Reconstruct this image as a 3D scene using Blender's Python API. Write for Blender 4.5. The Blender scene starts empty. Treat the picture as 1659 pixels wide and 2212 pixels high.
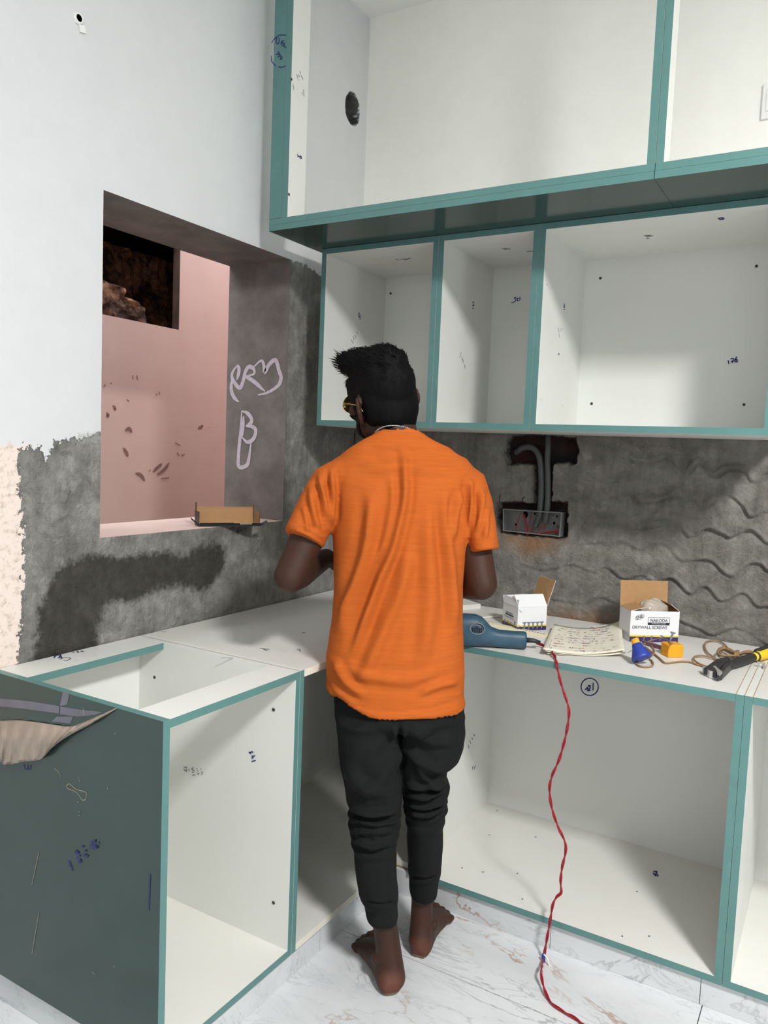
import bpy, bmesh, math, random
import numpy as np
from mathutils import Vector, Matrix
C = bpy.context.scene.collection
SC = bpy.context.scene
rng = np.random.default_rng(7)
random.seed(7)
# ------------------------------------------------------------------ camera
CAM = np.array([1.6743, -2.5829, 1.3472]); FPX = 1689.12; IW, IH = 1659, 2212
def cam_axes(yaw, pitch, roll):
    y, p, r = np.radians([yaw, pitch, roll])
    fw = np.array([-np.sin(y)*np.cos(p), np.cos(y)*np.cos(p), np.sin(p)])
    rt = np.array([np.cos(y), np.sin(y), 0]); up = np.cross(rt, fw)
    return rt*np.cos(r)+up*np.sin(r), -rt*np.sin(r)+up*np.cos(r), fw
RT, UP, FW = cam_axes(30.6188, -4.599, 2.2986)
cd = bpy.data.cameras.new('camera'); cam = bpy.data.objects.new('camera', cd); C.objects.link(cam)
cd.sensor_fit = 'HORIZONTAL'; cd.sensor_width = 36; cd.lens = 36*FPX/IW; cd.clip_start = .05
cam.matrix_world = Matrix(((RT[0], UP[0], -FW[0], CAM[0]), (RT[1], UP[1], -FW[1], CAM[1]), (RT[2], UP[2], -FW[2], CAM[2]), (0, 0, 0, 1)))
SC.camera = cam
# ------------------------------------------------------------------ world, exposure
w = bpy.data.worlds.new('sky'); SC.world = w; w.use_nodes = True
bg = w.node_tree.nodes['Background']; bg.inputs[0].default_value = (.90, .96, 1.0, 1); bg.inputs[1].default_value = 3.1
SC.view_settings.view_transform = 'Standard'; SC.view_settings.look = 'None'
SC.view_settings.gamma = 1; SC.view_settings.use_curve_mapping = False
SC.view_settings.exposure = 0.18
SC.cycles.use_denoising = True
SC.cycles.max_bounces = 10; SC.cycles.diffuse_bounces = 6
def portal(name, loc, rot, sx, sy):
    l = bpy.data.lights.new(name, 'AREA'); l.shape = 'RECTANGLE'; l.size = sx; l.size_y = sy
    o = bpy.data.objects.new(name, l); C.objects.link(o); o.location = loc; o.rotation_euler = rot
    l.cycles.is_portal = True
    return o
LAMP_W = 136.0                                    # the ceiling lamp's power (built further down)
LAMP_POS = (2.75, -2.25, 2.955)
H = .80; DL = .561; DB = .579; YE = 1.5144; YS = 1.071; KICK = .074; CEIL = 2.955
OY0, OY1, OZ0, OZ1, OTH = -1.2098, -.4398, 1.0854, 1.9717, .2706
UB, UT, UD, UX = 1.4186, 2.0028, .4094, .1083
LD = .6473
RX, FY = 3.5, -4.4                               # right wall, front wall

# ------------------------------------------------------------------ helpers
def at(px, py, ax, val):
    d = FW + RT*(px-IW/2)/FPX - UP*(py-IH/2)/FPX
    return CAM + d*((val-CAM[ax])/d[ax])
def ad(px, py, dep):
    return CAM + (FW + RT*(px-IW/2)/FPX - UP*(py-IH/2)/FPX)*dep
def proj(P):
    d = np.asarray(P)-CAM; z = d@FW
    return np.stack([IW/2+FPX*(d@RT)/z, IH/2-FPX*(d@UP)/z], -1)
def lin(c):
    c = np.array(c[:3], float)/255.
    return tuple(np.where(c <= .04045, c/12.92, ((c+.055)/1.055)**2.4)) + (1,)
def tag(o, label=None, cat=None, group=None, kind=None):
    for k, v in (('label', label), ('category', cat), ('group', group), ('kind', kind)):
        if v: o[k] = v
    return o
def empty(name, loc, label=None, cat=None, group=None):
    o = bpy.data.objects.new(name, None); C.objects.link(o); o.location = loc; o.empty_display_size = .05
    return tag(o, label, cat, group)
def link(name, me, parent=None):
    o = bpy.data.objects.new(name, me); C.objects.link(o)
    if parent is not None:
        o.parent = parent
        if parent.parent is None: o.matrix_parent_inverse = Matrix.Translation(-parent.location)
    return o
def mesh(name, V, F, mats, parent=None, smooth=False, mi=None):
    me = bpy.data.meshes.new(name); me.from_pydata([tuple(map(float, v)) for v in V], [], [tuple(map(int, f)) for f in F])
    for m in (mats if isinstance(mats, (list, tuple)) else [mats]): me.materials.append(m)
    if mi is not None: me.polygons.foreach_set('material_index', np.array(mi, np.int32))
    if smooth: me.polygons.foreach_set('use_smooth', np.ones(len(me.polygons), bool))
    me.update()
    return link(name, me, parent)
class MB:
    """collects shapes of one part"""
    def __init__(s): s.V = []; s.F = []; s.M = []
    def add(s, V, F, m=0):
        b = len(s.V); s.V += [tuple(v) for v in V]; s.F += [tuple(i+b for i in f) for f in F]; s.M += [m]*len(F); return s
    def box(s, lo, hi, m=0, fm=None):
        (x0, y0, z0), (x1, y1, z1) = lo, hi
        V = [(x0,y0,z0),(x1,y0,z0),(x1,y1,z0),(x0,y1,z0),(x0,y0,z1),(x1,y0,z1),(x1,y1,z1),(x0,y1,z1)]
        F = {'-Z':(0,3,2,1),'+Z':(4,5,6,7),'-Y':(0,1,5,4),'+X':(1,2,6,5),'+Y':(2,3,7,6),'-X':(3,0,4,7)}
        b = len(s.V); s.V += V
        for k, f in F.items(): s.F.append(tuple(i+b for i in f)); s.M.append((fm or {}).get(k, m))
        return s
    def obox(s, o, u, v, n, m=0, fm=None):
        o, u, v, n = map(np.asarray, (o, u, v, n))
        V = [o, o+u, o+u+v, o+v, o+n, o+u+n, o+u+v+n, o+v+n]
        F = [((0,3,2,1),'back'),((4,5,6,7),'front'),((0,1,5,4),'s'),((1,2,6,5),'s'),((2,3,7,6),'s'),((3,0,4,7),'s')]
        if np.dot(np.cross(u, v), n) < 0: F = [(f[::-1], k) for f, k in F]
        b = len(s.V); s.V += [tuple(x) for x in V]
        for f, k in F: s.F.append(tuple(i+b for i in f)); s.M.append((fm or {}).get(k, m))
        return s
    def tube(s, pts, rad, n=10, m=0, closed=False):
        V, F = tube_vf(pts, rad, n, closed); return s.add(V, F, m)
    def build(s, name, mats, parent=None, smooth=False):
        return mesh(name, s.V, s.F, mats, parent, smooth, s.M)
def nrm(v): v = np.asarray(v, float); return v/(np.linalg.norm(v)+1e-12)
def frames(pts, ref=None):
    pts = np.asarray(pts, float); T = np.gradient(pts, axis=0); T /= np.linalg.norm(T, axis=1)[:, None]+1e-12
    a = np.array(ref if ref is not None else ((0, 0, 1) if abs(T[0][2]) < .9 else (1, 0, 0)), float)
    A = []
    for t in T:
        a = a - t*np.dot(a, t); a = a/(np.linalg.norm(a)+1e-12); A.append(a.copy())
    A = np.array(A); return T, A, np.cross(T, A)
def tube_vf(pts, rad, n=10, closed=False, rad2=None, ref=None):
    pts = np.asarray(pts, float); k = len(pts)
    r1 = np.broadcast_to(np.asarray(rad, float), (k,)); r2 = r1 if rad2 is None else np.broadcast_to(np.asarray(rad2, float), (k,))
    if closed:
        T = np.roll(pts, -1, 0)-np.roll(pts, 1, 0); T /= np.linalg.norm(T, axis=1)[:, None]
        a = np.array((0, 0, 1.)) if abs(T[0][2]) < .9 else np.array((1., 0, 0)); A = []
        for t in T: a = a-t*np.dot(a, t); a /= np.linalg.norm(a); A.append(a.copy())
        A = np.array(A); B = np.cross(T, A)
    else: T, A, B = frames(pts, ref)
    th = np.linspace(0, 2*np.pi, n, endpoint=False)
    V = (pts[:, None]+A[:, None]*(np.cos(th)[None, :, None]*r1[:, None, None])+B[:, None]*(np.sin(th)[None, :, None]*r2[:, None, None])).reshape(-1, 3)
    F = []
    for i in range(k if closed else k-1):
        j = (i+1) % k
        for q in range(n): F.append((i*n+q, i*n+(q+1) % n, j*n+(q+1) % n, j*n+q))
    V = list(map(tuple, V))
    if not closed: F.append(tuple(range(n))[::-1]); F.append(tuple((k-1)*n+q for q in range(n)))
    return V, F
def capsule(pts, rad, n=14, rad2=None, ref=None):
    """tube with rounded ends"""
    pts = [np.asarray(p, float) for p in pts]; rad = list(np.broadcast_to(rad, (len(pts),))); r2 = list(rad) if rad2 is None else list(np.broadcast_to(rad2, (len(pts),)))
    d0 = nrm(pts[0]-pts[1]); d1 = nrm(pts[-1]-pts[-2]); P = []; R = []; R2 = []
    for a in (85, 60, 35, 15): c, s = math.cos(math.radians(a)), math.sin(math.radians(a)); P.append(pts[0]+d0*rad[0]*s); R.append(rad[0]*c); R2.append(r2[0]*c)
    P += pts; R += rad; R2 += r2
    for a in (15, 35, 60, 85): c, s = math.cos(math.radians(a)), math.sin(math.radians(a)); P.append(pts[-1]+d1*rad[-1]*s); R.append(rad[-1]*c); R2.append(r2[-1]*c)
    return tube_vf(P, R, n, False, R2, ref)
def smooth_path(pts, n=8):
    p = np.asarray(pts, float); p = np.vstack([2*p[0]-p[1], p, 2*p[-1]-p[-2]]); o = []
    for i in range(1, len(p)-2):
        for t in np.linspace(0, 1, n, endpoint=False):
            o.append(.5*((2*p[i])+(-p[i-1]+p[i+1])*t+(2*p[i-1]-5*p[i]+4*p[i+1]-p[i+2])*t*t+(-p[i-1]+3*p[i]-3*p[i+1]+p[i+2])*t**3))
    o.append(p[-2]); return np.array(o)
def loft(rings, cap=True):
    n = len(rings[0]); V = [tuple(p) for r in rings for p in r]; F = []
    for i in range(len(rings)-1):
        for q in range(n): F.append((i*n+q, i*n+(q+1) % n, (i+1)*n+(q+1) % n, (i+1)*n+q))
    if cap:
        V.append(tuple(np.mean(rings[0], 0))); V.append(tuple(np.mean(rings[-1], 0)))
        for q in range(n): F.append((len(V)-2, (q+1) % n, q)); F.append((len(V)-1, (len(rings)-1)*n+q, (len(rings)-1)*n+(q+1) % n))
    return V, F
def ell(c, ex, ey, ez, nu=20, nv=12):
    """ellipsoid with axis vectors"""
    c, ex, ey, ez = map(np.asarray, (c, ex, ey, ez)); rings = []
    for a in np.linspace(-1.45, 1.45, nv):
        rings.append([c+ez*math.sin(a)+(ex*math.cos(t)+ey*math.sin(t))*math.cos(a) for t in np.linspace(0, 2*np.pi, nu, endpoint=False)])
    return loft(rings)
def remesh(name, mb, voxel, mat, parent, smooth_it=4):
    me = bpy.data.meshes.new('tmp'); me.from_pydata(mb.V, [], mb.F); me.update()
    bm = bmesh.new(); bm.from_mesh(me); bmesh.ops.recalc_face_normals(bm, faces=bm.faces); bm.to_mesh(me); bm.free()
    o = bpy.data.objects.new('tmp', me); C.objects.link(o)
    m = o.modifiers.new('r', 'REMESH'); m.mode = 'VOXEL'; m.voxel_size = voxel
    if smooth_it:
        s = o.modifiers.new('s', 'SMOOTH'); s.iterations = smooth_it; s.factor = .5
    dg = bpy.context.evaluated_depsgraph_get(); dg.update()
    r = bpy.data.meshes.new_from_object(o.evaluated_get(dg)); r.name = name
    bpy.data.objects.remove(o); bpy.data.meshes.remove(me)
    r.materials.clear(); r.materials.append(mat)
    r.polygons.foreach_set('use_smooth', np.ones(len(r.polygons), bool))
    return link(name, r, parent)
def get_vn(me):
    n = len(me.vertices); v = np.empty(n*3, np.float32); me.vertices.foreach_get('co', v); v = v.reshape(-1, 3).astype(float)
    nn = np.empty(n*3, np.float32); me.vertex_normals.foreach_get('vector', nn); return v, nn.reshape(-1, 3).astype(float)
def set_v(me, v): me.vertices.foreach_set('co', v.astype(np.float32).ravel()); me.update()
def seg_dist(P, poly):
    """distance from 2D points to a polyline and signed side"""
    P = np.asarray(P, float); poly = np.asarray(poly, float); best = np.full(len(P), 1e9); side = np.zeros(len(P)); tt = np.zeros(len(P))
    L = np.r_[0, np.cumsum(np.linalg.norm(np.diff(poly, axis=0), axis=1))]
    for i in range(len(poly)-1):
        a, b = poly[i], poly[i+1]; d = b-a; l2 = d@d+1e-12
        t = np.clip(((P-a)@d)/l2, 0, 1); q = P-(a+t[:, None]*d); dd = np.hypot(q[:, 0], q[:, 1])
        s = d[0]*q[:, 1]-d[1]*q[:, 0]; k = dd < best
        best = np.where(k, dd, best); side = np.where(k, np.sign(s), side); tt = np.where(k, (L[i]+t*np.sqrt(l2))/L[-1], tt)
    return best, side, tt
def inside(P, poly):
    P = np.asarray(P, float); poly = np.asarray(poly, float); c = np.zeros(len(P), bool); j = len(poly)-1
    for i in range(len(poly)):
        a, b = poly[i], poly[j]
        k = ((a[1] > P[:, 1]) != (b[1] > P[:, 1])) & (P[:, 0] < (b[0]-a[0])*(P[:, 1]-a[1])/(b[1]-a[1]+1e-12)+a[0])
        c ^= k; j = i
    return c
def sdf(P, poly):
    d, _, _ = seg_dist(P, list(poly)+[poly[0]]); return np.where(inside(P, poly), d, -d)
def vnoise(P, f, seed=0):
    """cheap smooth noise: sum of random sines"""
    r = np.random.default_rng(seed); o = np.zeros(len(P))
    for _ in range(7):
        k = r.normal(size=P.shape[1])*f; o += np.sin(P@k+r.uniform(0, 6.28))
    return o/3.7

# ------------------------------------------------------------------ materials
def nmat(name):
    m = bpy.data.materials.new(name); m.use_nodes = True
    return m, m.node_tree, m.node_tree.nodes['Principled BSDF']
def N(nt, t, **kw):
    n = nt.nodes.new(t)
    for k, v in kw.items():
        if k in n.inputs: n.inputs[k].default_value = v
        else: setattr(n, k, v)
    return n
def noise(nt, vec, scale, detail=4, rough=.6, dist=0):
    n = N(nt, 'ShaderNodeTexNoise', Scale=scale, Detail=detail, Roughness=rough, Distortion=dist); nt.links.new(vec, n.inputs['Vector']); return n.outputs['Fac']
def pos(nt, sc=(1, 1, 1)):
    g = N(nt, 'ShaderNodeTexCoord'); mp = N(nt, 'ShaderNodeMapping'); mp.inputs['Scale'].default_value = sc
    nt.links.new(g.outputs['Object'], mp.inputs['Vector']); return mp.outputs['Vector']
def rng_(nt, v, a, b, c=0., d=1.):
    n = N(nt, 'ShaderNodeMapRange'); n.inputs['From Min'].default_value = a; n.inputs['From Max'].default_value = b
    n.inputs['To Min'].default_value = c; n.inputs['To Max'].default_value = d; nt.links.new(v, n.inputs['Value']); return n.outputs['Result']
def math_(nt, op, a, b=None):
    n = N(nt, 'ShaderNodeMath', operation=op)
    for i, x in enumerate((a, b)):
        if x is None: continue
        if isinstance(x, (int, float)): n.inputs[i].default_value = x
        else: nt.links.new(x, n.inputs[i])
    return n.outputs[0]
def mix(nt, f, a, b):
    n = N(nt, 'ShaderNodeMix', data_type='RGBA')
    for s, x in ((0, f), (6, a), (7, b)):
        if isinstance(x, (int, float, tuple)): n.inputs[s].default_value = x
        else: nt.links.new(x, n.inputs[s])
    return n.outputs[2]
def bump(nt, h, bs, strength=.3, dist=.005):
    b = N(nt, 'ShaderNodeBump', Strength=strength, Distance=dist); nt.links.new(h, b.inputs['Height']); nt.links.new(b.outputs[0], bs.inputs['Normal'])
def simple(name, col, rough=.5, var=0., vs=30, metal=0., spec=.5, bmp=0., bs_=200, col2=None, coat=0.):
    m, nt, b = nmat(name); b.inputs['Roughness'].default_value = rough; b.inputs['Metallic'].default_value = metal
    b.inputs['Specular IOR Level'].default_value = spec; b.inputs['Coat Weight'].default_value = coat; b.inputs['Coat Roughness'].default_value = .1
    c = lin(col)
    if var or col2:
        p = pos(nt); n = rng_(nt, noise(nt, p, vs), .3, .7)
        c2 = lin(col2) if col2 else tuple(x*(1-var) for x in c[:3])+(1,)
        nt.links.new(mix(nt, n, c, c2), b.inputs['Base Color'])
    else: b.inputs['Base Color'].default_value = c
    if bmp: bump(nt, noise(nt, pos(nt), bs_), b, bmp, .002)
    return m
def laminate(name, col, dirt=(150, 140, 120), amt=.5, rough=.4):
    m, nt, b = nmat(name); b.inputs['Roughness'].default_value = rough
    p = pos(nt); big = rng_(nt, noise(nt, p, 2.2, 5), .35, .75, 0, .10*amt); sp = rng_(nt, noise(nt, p, 90, 2), .74, .80, 0, .45*amt)
    cl = rng_(nt, noise(nt, p, 3.3, 2), .45, .6); sp = math_(nt, 'MULTIPLY', sp, cl)
    scr = rng_(nt, noise(nt, pos(nt, (3, 60, 60)), 2.5, 3), .68, .74, 0, .12*amt)
    f = math_(nt, 'ADD', big, math_(nt, 'ADD', sp, scr))
    nt.links.new(mix(nt, f, lin(col), lin(dirt)), b.inputs['Base Color'])
    nt.links.new(rng_(nt, noise(nt, p, 12, 3), .3, .7, rough-.06, rough+.12), b.inputs['Roughness']); return m
M = {}
M['white'] = laminate('white_laminate', (221, 222, 217))
M['white_dirty'] = laminate('white_laminate_dusty', (217, 216, 211), (165, 148, 120), 1.0)
M['raw'] = simple('white_board_core', (226, 222, 208), .6, .08, 40)
M['teal'] = simple('teal_edge_band', (91, 133, 130), .38, .10, 14)
M['teal_gloss'] = simple('teal_glossy_laminate', (50, 70, 65), .16, .12, 5)
M['ink'] = simple('blue_pen_ink', (38, 42, 110), .6)
M['ink_dark'] = simple('pencil', (95, 95, 95), .7)
M['chalk'] = simple('pale_lilac_chalk', (212, 202, 214), .9, .2, 90)
M['film_line'] = simple('pale_film_crease', (150, 145, 128), .5)
M['screw'] = simple('steel_screw', (120, 116, 108), .4, metal=.8)
M['dark'] = simple('dark_void', (22, 20, 19), .9)
M['brown_card'] = simple('brown_cardboard', (176, 136, 92), .8, .1, 60)
M['black_card'] = simple('black_printed_card', (34, 36, 42), .45)
M['white_card'] = simple('white_printed_card', (232, 233, 235), .35, .04, 30)
M['yellow_print'] = simple('yellow_print', (232, 204, 40), .35)
M['purple_print'] = simple('purple_print', (52, 38, 92), .35)
M['black_print'] = simple('black_print', (40, 40, 56), .4)
M['grey_print'] = simple('grey_print', (130, 134, 142), .35, .3, 400)
M['blue_tool'] = simple('dusty_blue_plastic', (32, 66, 88), .5, vs=25, col2=(56, 86, 102), bmp=.1)
M['grey_plastic'] = simple('grey_plastic', (122, 124, 122), .55, .15, 40)
M['conduit'] = simple('grey_conduit', (80, 84, 83), .5, .1, 40)
M['black_rubber'] = simple('black_rubber', (46, 46, 47), .55, .15, 60)
M['red_wire'] = simple('red_wire_pvc', (146, 20, 36), .35)
M['blue_plastic'] = simple('blue_plastic', (44, 66, 160), .45, .25, 60)
M['yellow_plastic'] = simple('yellow_painted', (238, 166, 30), .5, .12, 50)
M['yellow_grip'] = simple('yellow_grip', (240, 200, 40), .45, .12, 40)
M['steel_dark'] = simple('dark_steel', (72, 72, 74), .45, .2, 60, metal=.6)
M['steel_bright'] = simple('bright_worn_steel', (205, 203, 198), .4, .2, 90, metal=.6)
M['rope'] = simple('tan_cord', (160, 128, 92), .85, .25, 200, bmp=.4, bs_=500)
M['paper'] = simple('yellowed_paper', (228, 222, 206), .8, .08, 12)
M['paper_red'] = simple('red_pen', (200, 130, 120), .8)
M['paper_blue'] = simple('grey_pen', (120, 118, 130), .8)
M['wood'] = simple('brown_edge_strip', (140, 112, 88), .6, .2, 30)
M['purple_brown'] = simple('brown_laminate_strip', (104, 74, 80), .5)
M['silver'] = simple('silver_chain', (228, 228, 232), .3, metal=.55)
M['plate'] = simple('white_switch_plastic', (238, 238, 236), .3)
M['lamp_frame'] = simple('white_metal', (235, 235, 235), .4)
def painted(name, col, var=.03): return simple(name, col, .7, var, 3, bmp=.12, bs_=120)
M['paint'] = painted('white_wall_paint', (238, 239, 238))
M['pink'] = None
def wall_mat(name, paint, cem1, cem2, damp, prim, sand, gloss=.55, chase=((34, 32, 30), (66, 36, 31))):
    """attributes: cement, damp, primer, sand, chase, patch (signed distances in metres)"""
    m, nt, b = nmat(name); p = pos(nt)
    n1 = noise(nt, p, 55, 6, .7); n2 = noise(nt, p, 11, 5); n3 = noise(nt, p, 240, 3); n4 = noise(nt, p, 24, 8, .75, .6)
    st = noise(nt, pos(nt, (1, 1, .12)), 60, 4)
    cem = mix(nt, rng_(nt, math_(nt, 'ADD', math_(nt, 'MULTIPLY', n2, .72), math_(nt, 'MULTIPLY', st, .28)), .38, .62), lin(cem1), lin(cem2))
    cem = mix(nt, rng_(nt, n1, .62, .72, 0, .5), cem, lin((70, 69, 64)))
    cem = mix(nt, rng_(nt, n4, .54, .66, 0, .5), cem, tuple(min(1, x*1.45) for x in lin(cem1)[:3])+(1,))
    cem = mix(nt, rng_(nt, n4, .46, .36, 0, .45), cem, tuple(x*.55 for x in lin(cem2)[:3])+(1,))
    wsp = math_(nt, 'MULTIPLY', rng_(nt, noise(nt, pos(nt, (1, 1, .45)), 95, 2), .755, .775), .75)
    cem = mix(nt, wsp, cem, lin((222, 222, 216)))
    def att(a, amp, soft, nf=n1):
        t = N(nt, 'ShaderNodeAttribute', attribute_name=a).outputs['Fac']
        return rng_(nt, math_(nt, 'ADD', t, math_(nt, 'MULTIPLY', math_(nt, 'SUBTRACT', nf, .5), amp)), -soft, soft)
    pa = mix(nt, rng_(nt, n2, .3, .7), lin(paint), tuple(x*.965 for x in lin(paint)[:3])+(1,))
    c = mix(nt, att('primer', .06, .006), pa, mix(nt, rng_(nt, n1, .50, .70), lin(prim), lin((186, 166, 150))))
    cm = att('cement', .075, .002); c = mix(nt, cm, c, cem)
    c = mix(nt, math_(nt, 'MULTIPLY', att('patch', .04, .004), .85), c, lin((188, 189, 186)))
    c = mix(nt, math_(nt, 'MULTIPLY', att('damp', .07, .012, n1), .92), c, mix(nt, rng_(nt, n1, .35, .6), lin(damp), tuple(x*.6 for x in lin(damp)[:3])+(1,)))
    c = mix(nt, math_(nt, 'MULTIPLY', att('sand', .10, .03, n2), .8), c, lin(sand))
    c = mix(nt, att('chase', .02, .002), c, mix(nt, rng_(nt, n2, .4, .6), lin(chase[0]), lin(chase[1])))
    nt.links.new(c, b.inputs['Base Color'])
    nt.links.new(rng_(nt, cm, 0, 1, .75, gloss), b.inputs['Roughness'])
    h = math_(nt, 'ADD', math_(nt, 'MULTIPLY', n1, .5), math_(nt, 'MULTIPLY', n3, .25)); h = math_(nt, 'ADD', h, math_(nt, 'MULTIPLY', n4, 1.2))
    h = math_(nt, 'MULTIPLY', h, rng_(nt, cm, 0, 1, .06, 1.)); bump(nt, h, b, 1.0, .012)
    return m
M['wall_left'] = wall_mat('left_wall_surface', (216, 218, 219), (168, 167, 161), (126, 125, 119), (68, 64, 54), (232, 217, 207), (140, 110, 84), .5, ((52, 52, 51), (84, 84, 82)))
M['wall_back'] = wall_mat('back_wall_surface', (246, 245, 239), (152, 149, 142), (116, 113, 107), (70, 66, 60), (228, 212, 200), (158, 116, 78), .42)
m, nt, b = nmat('grey_plaster_reveal'); p = pos(nt); n = noise(nt, p, 9, 5); n1 = noise(nt, p, 60, 5)
c = mix(nt, rng_(nt, n, .35, .65), lin((132, 127, 124)), lin((108, 103, 100))); c = mix(nt, rng_(nt, n1, .66, .74, 0, .4), c, lin((160, 152, 150)))
nt.links.new(c, b.inputs['Base Color']); b.inputs['Roughness'].default_value = .75; bump(nt, n1, b, .25, .004); M['reveal'] = m
M['rough'] = simple('bare_grey_render', (96, 93, 88), .8, .2, 6, bmp=.2, bs_=60)
def pink(name, c1, c2):
    m, nt, b = nmat(name); p = pos(nt); n = noise(nt, p, 3, 4)
    c = mix(nt, rng_(nt, n, .3, .7), lin(c1), lin(c2))
    nt.links.new(c, b.inputs['Base Color']); b.inputs['Roughness'].default_value = .7; bump(nt, noise(nt, p, 80, 3), b, .08, .003); return m
M['pink'] = pink('pink_wall_paint', (226, 197, 188), (219, 188, 179))
M['pink_sill'] = pink('pink_primed_sill', (230, 204, 196), (214, 186, 176))
M['smudge'] = simple('brown_smudge', (158, 120, 112), .8, .3, 60)
m, nt, b = nmat('mottled_brown_rubble'); p = pos(nt); n = noise(nt, p, 7, 6, .7)
c = mix(nt, rng_(nt, n, .42, .62), lin((60, 42, 34)), lin((196, 146, 112))); nt.links.new(c, b.inputs['Base Color']); b.inputs['Roughness'].default_value = .9; bump(nt, n, b, .8, .03); M['rubble'] = m  # rubble mottled in dark and pale brown
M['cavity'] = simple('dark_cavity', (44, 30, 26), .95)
M['brown_lining'] = simple('brown_grey_lining', (110, 86, 76), .9, .5, 12)  # uneven brown-grey lining of the corridor wall hole
# marble
def marble(name, tint=1.):
    m, nt, b = nmat(name); g = N(nt, 'ShaderNodeTexCoord'); oi = N(nt, 'ShaderNodeObjectInfo')
    mp = N(nt, 'ShaderNodeMapping'); mp.inputs['Scale'].default_value = (1.0, 2.6, 2.0); mp.inputs['Rotation'].default_value = (0, 0, -.35); nt.links.new(g.outputs['Object'], mp.inputs['Vector'])
    p = mp.outputs['Vector']
    def vein(sc, wd, seed, dist=.8):
        mm = N(nt, 'ShaderNodeMapping'); mm.inputs['Location'].default_value = (seed, seed*1.7, seed*.6); nt.links.new(p, mm.inputs['Vector'])
        f = noise(nt, mm.outputs['Vector'], sc, 6, .62, dist); d = math_(nt, 'ABSOLUTE', math_(nt, 'SUBTRACT', f, .5)); return rng_(nt, d, 0, wd, 1, 0)
    cl = rng_(nt, noise(nt, p, 1.6, 3), .42, .62)
    c = mix(nt, rng_(nt, noise(nt, p, 2.2, 6), .40, .72, 0, .6), lin((210, 212, 213)), lin((184, 186, 190)))
    gv = math_(nt, 'MULTIPLY', math_(nt, 'MAXIMUM', vein(1.7, .012, 3.1), math_(nt, 'MULTIPLY', vein(4.5, .014, 8.3), .6)), cl)
    c = mix(nt, math_(nt, 'MULTIPLY', gv, .75), c, lin((140, 142, 148)))
    cb = rng_(nt, noise(nt, p, 1.1, 2), .5, .6); bv = math_(nt, 'MULTIPLY', vein(1.1, .012, 15.2, 1.2), cb)
    c = mix(nt, math_(nt, 'MULTIPLY', bv, .85), c, lin((156, 118, 92)))
    sp = rng_(nt, noise(nt, pos(nt), 70, 2), .775, .80, 0, .6); c = mix(nt, sp, c, lin((110, 100, 90)))
    nt.links.new(c, b.inputs['Base Color']); b.inputs['Roughness'].default_value = .22; return m
M['marble'] = marble('white_marble_tile')
M['grout'] = simple('tan_grout', (150, 128, 98), .9, .3, 30)
# skin, cloth, hair
def skin_mat():
    m, nt, b = nmat('dark_brown_skin'); p = pos(nt); n = noise(nt, p, 9, 4)
    c = mix(nt, rng_(nt, n, .3, .7), lin((64, 38, 27)), lin((52, 32, 23)))
    z = N(nt, 'ShaderNodeAttribute', attribute_name='heel').outputs['Fac']; c = mix(nt, z, c, lin((104, 63, 50)))
    s = N(nt, 'ShaderNodeAttribute', attribute_name='sole').outputs['Fac']; c = mix(nt, s, c, lin((150, 132, 104)))
    nt.links.new(c, b.inputs['Base Color']); b.inputs['Roughness'].default_value = .55; b.inputs['Specular IOR Level'].default_value = .3; b.inputs['Subsurface Weight'].default_value = 0.0
    bump(nt, noise(nt, p, 260, 3), b, .12, .002); return m
M['skin'] = skin_mat()
def cloth(name, c1, c2, stretch, bs_, rough=.85, fade=None):
    m, nt, b = nmat(name); p = pos(nt, stretch); n = noise(nt, p, 28, 5, .65); n2 = noise(nt, pos(nt), 5, 4)
    c = mix(nt, rng_(nt, n, .35, .65), lin(c1), lin(c2))
    if fade: c = mix(nt, rng_(nt, n2, .55, .75, 0, .35), c, lin(fade))
    nt.links.new(c, b.inputs['Base Color']); b.inputs['Roughness'].default_value = rough; b.inputs['Specular IOR Level'].default_value = .2
    b.inputs['Sheen Weight'].default_value = .0; b.inputs['Sheen Roughness'].default_value = .5
    h = math_(nt, 'ADD', n, noise(nt, pos(nt), bs_, 2)); bump(nt, h, b, .07, .003); return m
M['orange'] = cloth('orange_slub_cotton', (182, 91, 32), (172, 84, 28), (.5, .5, 7), 500, .85, (180, 90, 42))
M['trouser'] = cloth('charcoal_jersey', (23, 24, 24), (19, 20, 20), (1, 1, 1), 700, .9, (30, 29, 28))
M['hair'] = simple('black_hair', (8, 8, 9), .7, spec=.12)
M['lens'] = simple('gold_mirrored_lens', (190, 170, 110), .12, metal=.9)
M['eye'] = simple('eye_white', (220, 215, 205), .2)
M['iris'] = simple('dark_iris', (40, 26, 18), .15)
M['nail'] = simple('nail', (140, 100, 84), .35)
m, nt, b = nmat('clear_plastic_bag'); b.inputs['Base Color'].default_value = lin((206, 198, 184)); b.inputs['Roughness'].default_value = .2; b.inputs['Alpha'].default_value = .62; M['bag'] = m
m, nt, b = nmat('peeled_protective_film'); p = pos(nt); n = noise(nt, p, 9, 4)
nt.links.new(mix(nt, rng_(nt, n, .3, .7), lin((190, 172, 156)), lin((160, 146, 134))), b.inputs['Base Color']); b.inputs['Roughness'].default_value = .3; b.inputs['Alpha'].default_value = .82; bump(nt, n, b, .3, .01); M['film'] = m

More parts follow.
